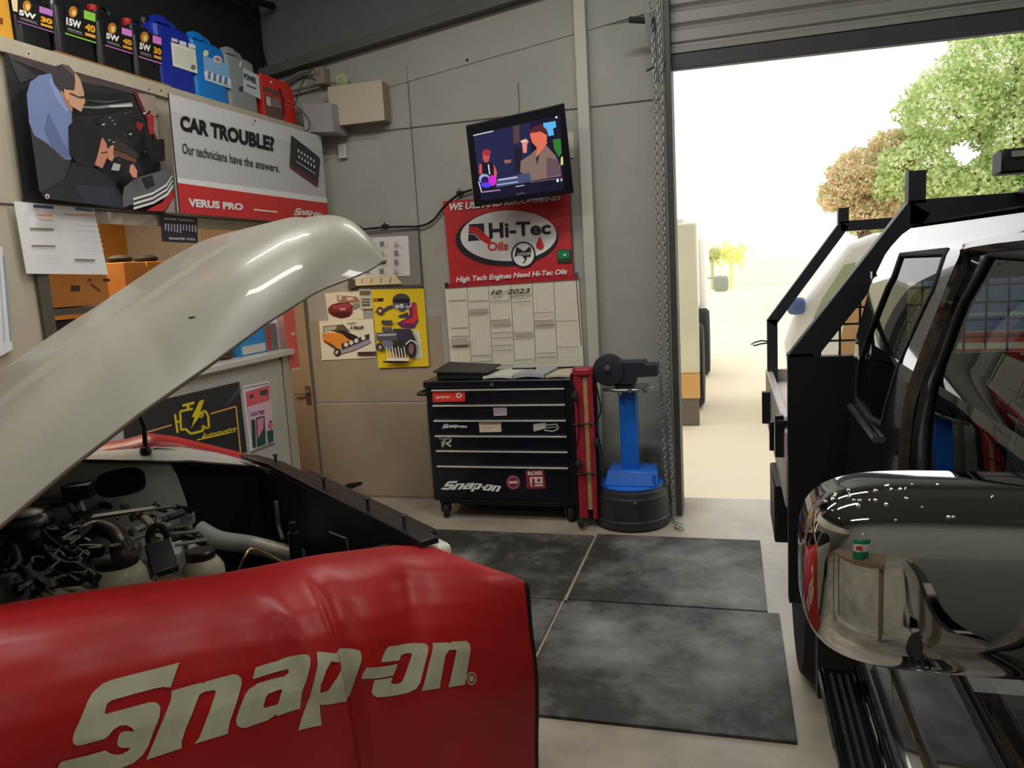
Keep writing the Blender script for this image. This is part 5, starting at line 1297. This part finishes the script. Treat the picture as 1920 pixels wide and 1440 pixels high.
for sgn in (-1, 1):
    m = cmb(); m.prism([(-.5, 2.5+sgn*.86, 1.03), (-1.05, 2.5+sgn*.70, 1.5), (-2.9, 2.5+sgn*.68, 1.5), (-3.35, 2.5+sgn*.85, 1.03)], (0, -sgn*.01, 0)); m.build('side_glass', GLC, car)
m = cmb(); m.prism([(-.44, 1.66, 1.05), (-.44, 3.34, 1.05), (-1.03, 3.16, 1.51), (-1.03, 1.84, 1.51)], (.02, 0, .02)); m.build('windscreen', GLC, car)
TY = mat('tyre', (24, 24, 25), .8); RM = mat('rim_silver', (150, 152, 155), .35, metal=.7)
def wheel(par, c, ax, r=.33, w=.2):
    m = MB(); m.lathe([(r*.6, -w/2), (r*.92, -w/2), (r, -w*.35), (r, w*.35), (r*.92, w/2), (r*.6, w/2)], c, ax, n=40); t = m.build('wheel', TY, par)
    m = MB(); m.lathe([(.05, w*.3), (.06, w*.42), (r*.5, w*.3), (r*.62, w*.48), (r*.62, -w*.4)], c, ax, n=30); m.build('rim', RM, t)
A3 = V((-U2.y, U2.x, 0))
for s_ in (.45, -2.6):
    wheel(car, CW(s_, 1.80, .33), -A3); wheel(car, CW(s_, 3.28, .33), A3)
# ================================================================= BLACK UTE
CX = 1.15
ute = thing('ute', 'glossy black utility truck with chrome mirrors and a steel tray rack', 'truck', (CX, 1.4, 0))
BP = mat('black_car_paint', (9, 11, 15), .12, k=1.0, coat=1.0)
xsT = [(0.3, .345), (.45, .325), (.62, .292), (.8, .283), (1.0, .287), (1.06, .292), (1.3, .300), (1.4, .308), (1.53, .335), (1.60, .361), (1.645, .388), (1.665, .410)]
def xs_(z): return interp(xsT, z)
def sideYZ(px, py):
    x = .3
    for _ in range(12):
        p = onX(px, py, x); x = .5*x+.5*xs_(p.z)
    return (p.y, p.z)
def sidemesh(loops, mt, name, par, off=0.0, th=.012, mirror=True, cuts=True):
    for sgn in ((1, -1) if mirror else (1,)):
        bm = bmesh.new()
        L3 = [[V((a_, b_, 0)) for a_, b_ in lp] for lp in loops]
        vs = [bm.verts.new(p) for lp in L3 for p in lp]
        for t in tessellate_polygon(L3):
            try: bm.faces.new([vs[i] for i in t])
            except ValueError: pass
        for z, _ in xsT: bmesh.ops.bisect_plane(bm, geom=bm.verts[:]+bm.edges[:]+bm.faces[:], plane_co=(0, z, 0), plane_no=(0, 1, 0))
        z = .5
        while z < 1.66: bmesh.ops.bisect_plane(bm, geom=bm.verts[:]+bm.edges[:]+bm.faces[:], plane_co=(0, z, 0), plane_no=(0, 1, 0)); z += .06
        bm.verts.index_update()
        m = MB()
        def X(v): x = xs_(v.co.y)+off; return x if sgn == 1 else 2*CX-x
        m.add([(X(v), v.co.x, v.co.y) for v in bm.verts], [[v.index for v in f_.verts] for f_ in bm.faces])
        bm.free()
        o = m.build(name, mt, par, ang=180, fix=False)
        if not th:
            def dx(z): return (xs_(z+.045)-xs_(z-.045))/.09
            nn = []
            for v in m.v:
                q_ = V((-1, 0, dx(v.z))).normalized()
                if sgn == -1: q_.x = -q_.x
                nn.append(q_)
            if sum(p.normal.dot(nn[p.vertices[0]])*p.area for p in o.data.polygons) < 0: o.data.flip_normals()
            o.data.normals_split_custom_set_from_vertices(nn)
        if th:
            sd = o.modifiers.new('s', 'SOLIDIFY'); sd.thickness = th; sd.offset = 0
        if sgn == 1: first = o
    return first
# outlines of the glass openings as (distance along the truck, height)
gq = [sideYZ(*p) for p in ((1687, 482), (1769, 478), (1747, 545), (1714, 612), (1678, 698), (1652, 792), (1628, 780), (1605, 745), (1609, 693), (1640, 600), (1674, 521))]
fq = [sideYZ(*p) for p in ((1853, 482), (1833, 521), (1790, 607), (1747, 736), (1737, 797), (1734, 875))]
YR = 2.15
qy0 = 1.50; qy1 = 2.02
quarter = [(qy0+.03, 1.13), (qy1-.02, 1.10), (qy1+.01, 1.14), (qy1-.0, 1.40), (qy1-.03, 1.545), (qy1-.07, 1.575), (qy0+.15, 1.58), (qy0+.11, 1.56)]
if True: quarter = gq
fY = fq[-1][0]
front = fq + [(fq[-1][0]-.05, 1.035), (.42, 1.02), (.42, 1.06), (.60, 1.40), (.70, 1.56), (.76, 1.585)]
# scaled ring outlines for rubber surrounds
def grow(L, d):
    n = len(L); area = sum(L[i][0]*L[(i+1) % n][1]-L[(i+1) % n][0]*L[i][1] for i in range(n)); sg = 1 if area > 0 else -1
    out = []
    for i in range(n):
        a_, b_, c_ = V(L[i-1]), V(L[i]), V(L[(i+1) % n]); e1 = (b_-a_).normalized(); e2 = (c_-b_).normalized()
        nn = (V((e1.y, -e1.x))+V((e2.y, -e2.x))).normalized()*sg
        out.append(tuple(b_+nn*d))
    return out
outer = [(-.95, .50), (-.55, .50), (-.52, .62), (-.42, .80), (-.2, .88), (.02, .80), (.12, .62), (.15, .45), (2.12, .45), (YR, .6), (YR, 1.1), (YR-.02, 1.38), (YR-.06, 1.53), (YR-.10, 1.62), (YR-.16, 1.658), (.85, 1.655), (.72, 1.60), (.60, 1.45), (.38, 1.10), (.2, 1.03), (-.9, .93), (-.98, .8)]
sidemesh([outer, grow(quarter, .010), grow(front, .010)], BP, 'cab_side', ute, th=0)
sidemesh([grow(outer, -.01), grow(quarter, .012), grow(front, .012)], M['blackmat'], 'cab_lining', ute, off=.016, th=.004)
sidemesh([grow(quarter, .013), grow(quarter, .0)], M['blackmat'], 'window_seal', ute, off=.002, th=.008)
sidemesh([grow(front, .014), grow(front, .0)], M['blackmat'], 'window_seal', ute, off=.002, th=.008)
TG = glass('tinted_glass', (.74, .84, .80), .07); TG2 = glass('door_glass', (.46, .54, .51), .08)
sidemesh([quarter], TG, 'quarter_window', ute, off=.004, th=0)
sidemesh([front], TG2, 'door_window', ute, off=.004, th=0)
# chrome-like weather bars, door gap lines
def strip(name, pts_, w, mt, off=-.006):
    for sgn in (1, -1):
        m = MB(); path = [((xs_(z)+off) if sgn == 1 else 2*CX-xs_(z)-off, y, z) for y, z in pts_]
        m.tube(smoothpath(path, 5), w, 6); m.build(name, mt, ute)
bq = [sideYZ(*p) for p in ((1596, 758), (1645, 812))]
strip('sill_moulding', [(2.1, bq[0][1]+.0), (bq[1][0]-.02, bq[1][1]-.01)], .008, mat('satin_trim', (120, 122, 126), .2, metal=.8))
gl = [sideYZ(*p) for p in ((1838, 462), (1806, 490), (1765, 590), (1715, 720), (1700, 800), (1695, 880))]
strip('door_seam', gl+[(gl[-1][0], .9), (gl[-1][0]-.02, .55)], .006, M['blackmat'], off=-.001)
strip('door_frame_edge', [(.74, 1.625)]+[(y-.02, z) for y, z in gl[:1]]+[(y-.03, z) for y, z in gl[1:]], .012, BP, off=-.004)
# cab roof, screens, bonnet, back
m = MB()
def roof(u, v):
    y = .85+(YR-.15-.85)*u; b_ = v*2-1; hw = CX-.408; x = CX+hw*b_; z = 1.664+.05*(1-abs(b_)**2.5)
    return (x, y, z)
m.grid(roof, 10, 20)
def back(u, v):
    pr = [(YR-.15, 1.664, .408, .05), (YR-.10, 1.62, .375, .03), (YR-.05, 1.53, .34, 0), (YR, 1.1, .30, 0), (YR, .5, .32, 0)]
    i = int(round(u*4)); y, z, xe, cr_ = pr[i]; b_ = v*2-1; return (CX+(CX-xe)*b_, y, z+cr_*(1-abs(b_)**2.5))
m.grid(lambda u, v: back(u*.5, v), 3, 20)
m.build('cab_roof', BP, ute, ang=50)
m = MB(); m.box(.33, 1.97, YR-.04, YR, .5, 1.12); m.box(.34, .42, YR-.05, YR-.02, 1.12, 1.56); m.box(1.88, 1.96, YR-.05, YR-.02, 1.12, 1.56); m.build('cab_back', BP, ute)
m = MB(); m.box(.42, 1.88, YR-.035, YR-.03, 1.12, 1.56); m.build('rear_window', TG, ute)
m = MB(); m.prism([(.345, .38, 1.1), (1.955, .38, 1.1), (1.90, .84, 1.655), (.40, .84, 1.655)], (0, -.006, .004)); m.build('windscreen', TG2, ute)
m = MB()
def bon(u, v):
    y = -.97+1.35*u; b_ = v*2-1; z = interp([(-.97, .9), (-.8, .98), (0, 1.05), (.38, 1.09)], y); return (CX+.85*b_, y, z+.04*(1-b_*b_))
m.grid(bon, 16, 16); m.build('bonnet', BP, ute, ang=50)
m = MB(); m.box(.30, 2.0, -1.05, -.95, .38, .62); m.build('front_bumper', BP, ute, bevel=.04); m = MB(); m.box(.6, 1.7, -.99, -.96, .62, .88); m.build('grille', M['chrome'], ute, bevel=.01)
for x in (.32, 1.72): m = MB(); m.box(x, x+.26, -1.0, -.95, .68, .88); m.build('headlamp', LENS, ute, bevel=.02)
m = MB(); m.box(.36, 1.94, .16, YR-.05, .42, .46); m.build('cab_floor', M['blackmat'], ute)
m = MB(); m.box(.38, 1.92, .42, .62, .75, 1.05); m.build('dashboard', M['blackmat'], ute, bevel=.04)
m = MB(); m.tube([(1.55+.18*math.cos(t), .72+.05*math.sin(t), 1.0+.17*math.sin(t)) for t in [2*PI*i/24 for i in range(24)]], .014, 8, closed=True); m.build('steering_wheel', M['black'], ute)
SG = mat('seat_grey', (120, 120, 116), .8, k=.9)
for x in (.70, 1.55):
    m = MB(); m.ball((x, 1.05, .78), (.26, .26, .10), 20, 12, e=.6); o = m.build('seat', SG, ute)
    m = MB(); m.ball((x, 1.42, 1.08), (.25, .10, .34), 20, 14, e=.6, R=Matrix.Rotation(-.25, 3, 'X')); m.ball((x, 1.52, 1.47), (.13, .05, .09), 14, 10, e=.7); m.build('seat_back', SG, o)
# side steps
for sgn in (1, -1):
    m = MB(); X = lambda x: x if sgn == 1 else 2*CX-x
    a_, b_ = sorted((X(.225), X(.325))); m.box(a_, b_, .2, 2.2, .40, .445); o = m.build('side_step', mat('step_black', (12, 14, 18), .25, coat=.5), ute, bevel=.01)
    m = MB(); 
    for q_ in (.228, .318): m.tube([(X(q_), .2, .447), (X(q_), 2.2, .447)], .006, 6)
    m.build('step_edge', M['chrome'], o)
    m = MB()
    for q_ in (.25, .27, .29): m.box(min(X(q_), X(q_+.008)), max(X(q_), X(q_+.008)), .25, 2.15, .445, .452)
    m.build('step_tread', M['rubber'], o)
    m = MB()
    for y in (.6, 1.9): m.tube([(X(.28), y, .40), (X(.42), y, .40)], .02, 8)
    m.build('step_bracket', M['black'], o)
# mirrors
for sgn in (1, -1):
    X = lambda x: x if sgn == 1 else 2*CX-x
    m = MB(); R_ = Matrix.Rotation(.0, 3, 'Y')
    def mir(u, v):
        a = 2*PI*u; b_ = PI/2*v
        pw = lambda x, e: math.copysign(abs(x)**e, x)
        ca, sa = math.cos(a), math.sin(a)
        rx, rz = .140, .085
        x = .199+rx*pw(ca, .50)*pw(math.cos(b_), .5); z = 1.331+rz*pw(sa, .50)*pw(math.cos(b_), .5)
        y = .755-.085*pw(math.sin(b_), .42)
        return (X(x), y, z)
    m.grid(mir, 72, 26, cu=True)
    o = m.build('side_mirror', M['chrome'], ute, ang=180, label='chrome mirror housing')
    m = MB(); m.grid(lambda u, v: (X(.199+.136*v*math.copysign(abs(math.cos(2*PI*u))**.5, math.cos(2*PI*u))), .757, 1.331+.081*v*math.copysign(abs(math.sin(2*PI*u))**.5, math.sin(2*PI*u))), 40, 2, cu=True); m.build('mirror_glass', M['chrome'], o)
    m = MB(); a_, b_ = sorted((X(.29), X(.36))); m.box(a_, b_, .70, .80, 1.24, 1.30); m.prism([(X(.30), .64, 1.06), (X(.30), .86, 1.06), (X(.31), .84, 1.27), (X(.31), .70, 1.27)], (.02*sgn, 0, 0)); m.build('mirror_arm', M['black'], o, bevel=.01)
    if sgn == 1:
        m = MB(); random.seed(9)
        for i in range(46):
            u, v = random.uniform(.12, .40), random.uniform(.12, .62); p = V(mir(u, v)); r = random.uniform(.0010, .0024); m.ball(p+V((0, 0, .0004)), (r, r, r*.8), 8, 6)
        m.build('water_drops', mat('water_drop', (240, 240, 240), .02, metal=.9), o, kind='stuff')
# headboard and rack ---------------------------------------------------------
RK = mat('rack_black', (34, 36, 44), .4, k=1.0)
def rack(Y, name, w, panel, pz):
    sh = onY(1478, 665, 2.3); co = onY(1693, 375, 2.3)
    xsh, zsh, xco, zco = .155+w/2, 1.318, .445+w/2, 1.738-w/2
    pts_ = [(xsh, .98 if not panel else .6), (xsh, zsh), (xco, zco), (2*CX-xco, zco), (2*CX-xsh, zsh), (2*CX-xsh, .98 if not panel else .6)]
    m = MB()
    for (a_, b_), (c_, d_) in zip(pts_, pts_[1:]):
        d = V((c_-a_, d_-b_)); L_ = d.length; d.normalize(); nn = V((-d.y, d.x))*w/2; e = d*w*.25
        m.prism([(a_-e.x+nn.x, Y, b_-e.y+nn.y), (c_+e.x+nn.x, Y, d_+e.y+nn.y), (c_+e.x-nn.x, Y, d_+e.y-nn.y), (a_-e.x-nn.x, Y, b_-e.y-nn.y)], (0, .05, 0))
    o = m.build(name, RK, ute, bevel=.002)
    for x in (xco+.0, 2*CX-xco):
        m = MB(); m.box(x-.02, x+.022, Y+.0, Y+.045, zco+w/2-.01, zco+w/2+pz); m.build('rack_upright', RK, o)
    return o, (xsh, zsh, xco, zco)
o, (xsh, zsh, xco, zco) = rack(2.30, 'headboard_frame', .066, True, .075)
m = MB(); m.box(xsh-.034, 2*CX-xsh+.034, 2.296, 2.335, .60, 1.325); m.build('headboard_panel', mat('panel_black', (12, 15, 24), .45), o)
m = MB(); Yg = 2.33
gx0 = xsh
x = gx0+.055
while x < 2*CX-gx0:
    zt_ = zco if xco < x < 2*CX-xco else (zsh+(zco-zsh)*(x-xsh)/(xco-xsh) if x <= xco else zsh+(zco-zsh)*(2*CX-xsh-x)/(xco-xsh))
    if zt_ > 1.33: m.tube([(x, Yg, 1.32), (x, Yg, zt_)], .003, 4)
    x += .052
z = 1.365
while z < zco:
    xl_ = xsh+(xco-xsh)*(z-zsh)/(zco-zsh) if z > zsh else xsh; m.tube([(xl_, Yg, z), (2*CX-xl_, Yg, z)], .003, 4); z += .046
m.build('wire_mesh', RK, o)
o2, _ = rack(3.60, 'rear_rack_frame', .044, False, .055)
m = MB(); ps = onY(1436, 640, 3.62)
m.tube([(.155, 3.62, ps.z), (.13, 3.62, ps.z+.004), (.10, 3.62, ps.z-.004), (.085, 3.62, ps.z-.012), (.10, 3.62, ps.z-.018), (.13, 3.62, ps.z-.010), (.155, 3.62, ps.z-.008)], .004, 6); m.build('rope_hook', RK, o2)
# tray
AL = mat('tray_alloy', (190, 184, 182), .4, metal=.3, k=1.2, var=.1)
m = MB(); m.box(.155, 2.145, 2.34, 3.68, 1.0, 1.045); t_ = m.build('tray_floor', AL, ute, bevel=.004)
m = MB(); m.box(.150, .178, 2.36, 3.68, .86, 1.095); m.box(2*CX-.178, 2*CX-.15, 2.36, 3.68, .86, 1.095); m.box(.155, 2.145, 3.66, 3.69, .86, 1.095); m.build('drop_side', AL, t_, bevel=.004)
m = MB(); m.box(.125, .15, 2.42, 2.45, 1.0, 1.13); m.box(.13, .18, 2.40, 2.46, 1.10, 1.12); m.tube([(.115, 2.43, 1.02), (.115, 2.43, 1.11)], .008, 6); m.build('side_latch', M['black'], t_, bevel=.002)
m = MB(); m.box(.118, .15, 3.25, 3.29, .93, 1.06); m.build('rear_latch', M['black'], t_)
m = MB(); m.box(.13, .20, 2.60, 2.90, .66, .86); m.build('side_locker', M['black'], t_, bevel=.006)
m = MB()
for x in (.75, 1.5): m.box(x, x+.06, -.9, 3.65, .55, .65)
m.build('chassis_rail', M['black'], ute)
m = MB(); m.box(.24, .5, 2.36, 2.42, .25, .9); m.box(.24, .5, 3.5, 3.52, .25, .85); m.box(.24, .5, 2.36, 3.5, .86, .9); m.build('rear_mudguard', M['black'], ute)
for x in (.23, 2*CX-.23):
    ax = (-1, 0, 0) if x < CX else (1, 0, 0)
    wheel(ute, V((x+(.11 if x < CX else -.11), 3.0, .37)), ax, .37, .22)
    wheel(ute, V((x+(.19 if x < CX else -.19), -.2, .37)), ax, .37, .22)
# roof mounted light on the rack
a_, b_ = onY(1872, 282, 2.25), onY(1872, 328, 2.25)
m = MB(); m.box(a_.x, a_.x+.34, 2.22, 2.30, b_.z, a_.z); o = m.build('work_light', M['black'], ute, bevel=.006)
m = MB(); m.box(a_.x+.02, a_.x+.32, 2.215, 2.219, (a_.z+b_.z)/2+.008, a_.z-.008); m.build('light_lens', mat('lens_grey2', (150, 148, 142), .2), o)
m = MB(); m.box(a_.x+.06, a_.x+.30, 2.24, 2.29, 1.73, 1.745); m.box(a_.x+.07, a_.x+.12, 2.24, 2.28, 1.74, b_.z+.005); m.build('light_bracket', M['black'], o)
# timber load showing through the mesh
m = MB(); m.prism([(.31, 2.46, 1.05), (.52, 2.46, 1.05), (.56, 2.52, 1.50), (.40, 2.52, 1.50)], (0, .35, 0)); m.build('tray_toolbox', mat('tan_box', (206, 160, 100), .7), label='tan box standing on the tray behind the ute headboard', cat='box')

# ================================================================= OUTSIDE
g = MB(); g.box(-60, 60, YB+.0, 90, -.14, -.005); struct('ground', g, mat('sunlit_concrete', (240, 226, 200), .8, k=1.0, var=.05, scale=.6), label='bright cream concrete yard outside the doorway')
WHT = mat('truck_white', (240, 239, 232), .5, k=1.0); YLW = mat('truck_yellow', (252, 246, 208), .5, k=1.1, var=.06, scale=1.2)
bt = thing('box_truck', 'white and yellow box truck parked just outside the doorway on its left side', 'truck', (-1.4, 9.5, 0))
m = MB(); m.box(-2.4, -.42, 7.7, 11.2, .95, 2.0); m.m = 1; m.box(-2.4, -.30, 7.6, 7.7, .5, 1.95); m.build('cargo_body', [WHT, YLW], bt, bevel=.02)
m = MB(); m.box(-.60, -.30, 7.55, 7.62, .27, .50); m.build('rear_step', mat('orange_reflector', (236, 186, 116), .5), bt); m = MB(); m.box(-.60, -.31, 7.56, 7.62, 0.0, .27); m.build('mud_flap', mat('flap_grey', (120, 112, 98), .7), bt)
m = MB(); m.box(-2.3, -.32, 11.3, 13.0, .6, 1.95); m.build('truck_cab', WHT, bt, bevel=.08, seg=3)
for y in (8.6, 11.0):
    wheel(bt, V((-.42, y, .46)), (1, 0, 0), .46, .26)
m = MB(); p = onY(1352, 532, 11.8); m.box(-.32, p.x-.08, 11.79, 11.81, p.z+.08, p.z+.1); m.ball((p.x, 11.8, p.z), (.11, .05, .12), 16, 10, e=.5); m.build('door_mirror', mat('mirror_grey', (170, 176, 165), .3), bt)
# parked wagon behind the tray
sv = thing('wagon', 'white wagon with blue and red side stripes parked behind the ute tray', 'car', (1.5, 9.0, 0), rz=0)
sR = rotz(math.radians(-6))
_a = onY(1470, 700, 7.4); _l = sR @ V((-1.95, -.91, .6)); so = V((_a.x-_l.x, _a.y-_l.y, 0))
def SW(x, y, z): return so+sR @ V((x, y, z))
prof_ = [(-1.9, .35), (-1.95, .8), (-1.86, 1.08), (-1.42, 1.66), (-1.2, 1.74), (2.2, 1.74), (2.3, 1.2), (2.3, .35)]
m = MB(xf=SW); m.prism([(x, -.9, z) for x, z in prof_], (0, 1.8, 0)); m.build('wagon_body', WHT, sv, bevel=.06, seg=3)
m = MB(xf=SW); m.prism([(-1.70, -.91, 1.02), (-1.62, -.91, 1.2), (-1.45, -.91, 1.48), (-1.36, -.91, 1.5), (-1.34, -.91, 1.02)], (0, .02, 0)); m.build('front_side_window', mat('pale_window', (176, 186, 150), .15), sv)
m = MB(xf=SW); m.prism([(-1.22, -.91, 1.02), (-1.24, -.91, 1.5), (1.7, -.91, 1.5), (1.95, -.91, 1.05)], (0, .02, 0)); m.build('rear_side_window', mat('blue_window', (120, 136, 190), .15), sv)
m = MB(xf=SW); m.box(-1.3, 2.2, -.915, -.90, .78, .86); m.box(-1.3, 2.2, -.915, -.90, .69, .72); m.build('red_stripe', mat('stripe_red', (214, 34, 44), .5), sv)
m = MB(xf=SW); m.box(-1.2, 2.2, -.914, -.90, .88, 1.0); m.build('blue_stripe', mat('stripe_blue', (96, 116, 190), .5), sv)
m = MB(xf=SW)
for y in (-.7, .7): m.tube([(-.5, y, 1.78), (1.8, y, 1.78)], .025, 6)
for x in (-.2, .6, 1.4): m.tube([(x, -.75, 1.80), (x, .75, 1.80)], .02, 6); m.box(x-.03, x+.03, -.72, -.68, 1.70, 1.79); m.box(x-.03, x+.03, .68, .72, 1.70, 1.79)
m.build('roof_rack', mat('rack_grey', (90, 92, 98), .5), sv)
m = MB(xf=SW); m.ball((-1.84, -.96, 1.14), (.08, .06, .08), 12, 8, e=.6); m.build('door_mirror', mat('mirror_blue', (90, 110, 160), .3), sv)
for x in (-1.4, 1.45):
    wheel(sv, SW(x, -.82, .34), sR @ V((0, -1, 0)), .34, .2); wheel(sv, SW(x, .82, .34), sR @ V((0, 1, 0)), .34, .2)
# trees
def tree(name, label, cx, cy, h, blobs, leafm, n=2600, trunk=.16, seed=1, leaf=.13):
    random.seed(seed)
    t = thing(name, label, 'tree', (cx, cy, 0), 'trees beyond the yard')
    m = MB(); m.tube([(cx, cy, 0), (cx+.1, cy, h*.3), (cx+.25, cy+.1, h*.55)], [trunk, trunk*.8, trunk*.5], 8)
    for bx, by, bz, r in blobs: m.tube(smoothpath([(cx+.1, cy, h*.3), (cx+(bx)*.5, cy+by*.5, (h*.35+bz)/2+.3), (cx+bx, cy+by, bz)], 4), [trunk*.35]*9, 5)
    m.build('trunk', mat('bark', (120, 96, 76), .9), t)
    m = MB(); tot = sum(r**2 for *_, r in blobs)
    for bx, by, bz, r in blobs:
        for i in range(int(n*r*r/tot)):
            d = V((random.gauss(0, 1), random.gauss(0, 1), random.gauss(0, 1))).normalized()
            rr = r*random.uniform(.45, 1.0)**.5*(1+.25*noise.noise(d*2.3+V((bx, by, bz)))); p = V((cx+bx, cy+by, bz))+V((d.x*rr, d.y*rr, d.z*rr*.8))
            s_ = leaf*random.uniform(.6, 1.3)
            a_ = V((random.uniform(-1, 1), random.uniform(-1, 1), random.uniform(-1, 1))).normalized()*s_; b_ = a_.cross(V((random.uniform(-1, 1), random.uniform(-1, 1), random.uniform(-1, 1)))).normalized()*s_*.6
            m.m = random.choice([0, 0, 0, 1, 1, 2])
            m.add([p-a_, p-b_, p+a_, p+b_], [(0, 1, 2, 3)])
    m.build('foliage', leafm, t, flat=True, fix=False)
def leafm(nm, c):  # leaf colours are paled to stand in for bright outdoor haze
    m = mat(nm, c, .6, k=1.25); nt = m.node_tree; b = nt.nodes['Principled BSDF']; tr = nt.nodes.new('ShaderNodeBsdfTranslucent'); tr.inputs['Color'].default_value = col(c, 1.25)
    mx = nt.nodes.new('ShaderNodeMixShader'); mx.inputs['Fac'].default_value = .45; o = nt.nodes['Material Output']
    nt.links.new(b.outputs[0], mx.inputs[1]); nt.links.new(tr.outputs[0], mx.inputs[2]); nt.links.new(mx.outputs[0], o.inputs['Surface']); return m
G = [leafm('leaf_green', (194, 208, 158)), leafm('leaf_mid', (172, 192, 138)), leafm('leaf_pale', (220, 222, 176))]
Ob = [leafm('leaf_orange', (224, 198, 172)), leafm('leaf_tan', (216, 206, 172)), leafm('leaf_mid', (150, 180, 100))]
tree('tree', 'tall green tree beyond the yard, highest at the right of the doorway', 7.3, 24, 8.5, [(0, 0, 6.4, 1.7), (-1.6, 0, 5.2, 1.3), (1.5, .5, 6.6, 1.6), (-2.4, 0, 3.6, 1.1), (.4, 0, 4.2, 1.4), (2.0, 0, 4.4, 1.5), (-.9, 0, 2.9, 1.1), (1.2, 0, 2.6, 1.3), (.9, 0, 7.6, 1.2)], G, 42000, seed=2, leaf=.075)
tree('tree', 'smaller orange tinged tree standing left of the tall green tree', 3.7, 25, 5.2, [(0, 0, 3.7, .95), (-.55, 0, 3.2, .65), (.9, 0, 4.3, .8), (.2, 0, 2.6, .7), (1.1, 0, 3.0, .8)], Ob, 20000, seed=4, leaf=.06)
tree('tree', 'low green tree filling the gap under the tall tree', 5.3, 27, 4.6, [(0, 0, 3.0, 1.2), (1.4, 0, 2.8, 1.2), (3, 0, 3.0, 1.2), (-1.0, 0, 2.6, .8)], G, 20000, seed=6, leaf=.075)
for i, (px, py, r, c, lb) in enumerate([(1292, 462, .7, (214, 222, 130), 'pale roadside bush nearest the roller door guide'), (1370, 466, .8, (230, 232, 150), 'yellow green roadside bush in the middle of the doorway'), (1335, 466, .5, (190, 200, 150), 'small grey green bush between two larger roadside bushes')]):
    p = onY(px, py, 40); random.seed(i); m = MB()
    for k in range(260):
        d = V((random.gauss(0, 1), random.gauss(0, .6), random.gauss(0, .55))); q_ = V((p.x, 40, p.z-.3))+d*r*.5; a_ = V((random.uniform(-1, 1), 0, random.uniform(-1, 1)))*.16; b_ = V((random.uniform(-1, 1), .3, random.uniform(-1, 1)))*.1
        m.add([q_-a_, q_-b_, q_+a_, q_+b_], [(0, 1, 2, 3)])
    m.tube([(p.x, 40, 0), (p.x, 40, p.z)], .08, 6)
    m.build('bush', leafm('bush_%d' % i, c), label=lb, cat='bush', group='roadside bushes', flat=True, fix=False)
m = MB(); m.box(-12, 5, 44, 44.2, 0, 1.3); m.build('boundary_fence', mat('white_fence', (235, 235, 232), .6), label='white boundary fence far across the yard', cat='fence')

# ================================================================= BEHIND THE CAMERA (seen in chrome)
bu = thing('drum_bucket', 'green and white lubricant drum with a red label reflected in the chrome mirror', 'bucket', (-.35, -.95, .9))
m = MB(); m.lathe([(.17, 0), (.18, .02), (.185, .13), (.19, .14)], (-.35, -.95, .9), n=32); m.lathe([(.193, .32), (.197, .33), (.2, .44), (.19, .46)], (-.35, -.95, .9), n=32); m.m = 1; m.lathe([(.186, .14), (.19, .33)], (-.35, -.95, .9), n=32); m.m = 2; m.box(-.40, -.26, -.78, -.762, 1.07, 1.17)
m.build('pail', [mat('pail_green', (20, 130, 90), .4), M['white'], mat('pail_red', (190, 40, 40), .4)], bu)
m = MB(); m.box(-1.5, .1, -1.3, -.7, .86, .90); 
for x in (-1.45, .03):
    for y in (-1.28, -.77): m.box(x, x+.05, y, y+.05, 0, .86)
m.build('workbench', mat('bench_wood', (120, 100, 80), .6), label='brown workbench under the green drum, reflected in the chrome mirror', cat='bench')

# ================================================================= LIGHTS
W = bpy.data.worlds.new('world'); S.world = W; W.use_nodes = True
bg = W.node_tree.nodes['Background']; bg.inputs['Color'].default_value = (1.0, .985, .96, 1); bg.inputs['Strength'].default_value = 1.6
def area(name, loc, rot, sx, sy, e, c=(1, 1, 1)):
    l = bpy.data.lights.new(name, 'AREA'); l.shape = 'RECTANGLE'; l.size = sx; l.size_y = sy; l.energy = e; l.color = c
    o = bpy.data.objects.new(name, l); COL.objects.link(o); o.location = loc; o.rotation_euler = rot; return o
TUBE = mat('fluorescent_tube', (255, 252, 240), .4, emit=9.0)
LB = {0: 'fluorescent batten over the white car', 1: 'fluorescent batten near the back wall', 2: 'fluorescent batten over the ute', 3: 'fluorescent batten behind the camera on the left', 4: 'fluorescent batten behind the camera on the right', 5: 'fluorescent batten above the left aisle'}
for i, (x, y) in enumerate([(-1.2, 1.0), (-.6, 3.2), (1.8, 1.2), (-1.4, -2.4), (2.2, -2.4), (-2.2, 2.4)]):
    t = thing('fluorescent_light', LB[i], 'light', (x, y, 3.9), 'ceiling battens')
    m = MB(); m.box(x-.62, x+.62, y-.06, y+.06, 3.9, 3.95); m.tube([(x-.5, y, 3.95), (x-.5, y, 4.3)], .006, 6); m.tube([(x+.5, y, 3.95), (x+.5, y, 4.3)], .006, 6); m.build('fitting', M['white'], t)
    m = MB(); m.tube([(x-.6, y, 3.88), (x+.6, y, 3.88)], .016, 8); m.build('tube', TUBE, t)
    area('tube_light', (x, y, 3.84), (0, 0, 0), 1.2, .12, 25, (1, .97, .91))
area('office_lamp', (-3.6, 3.5, 2.5), (0, 0, 0), .6, .6, 26, (1, .84, .6))
area('door_skylight', (1.7, 5.4, 1.5), (math.radians(-90), 0, 0), 3.6, 2.6, 0.01)
bpy.data.objects.remove(bpy.data.objects['door_skylight'])
vs = S.view_settings; S.display_settings.display_device = 'sRGB'
vs.view_transform = 'Standard'; vs.look = 'None'; vs.exposure = 0.0; vs.gamma = 1.0; vs.use_curve_mapping = False
S.cycles.max_bounces = 8; S.cycles.caustics_reflective = False; S.cycles.caustics_refractive = False
S.cycles.sample_clamp_indirect = 6
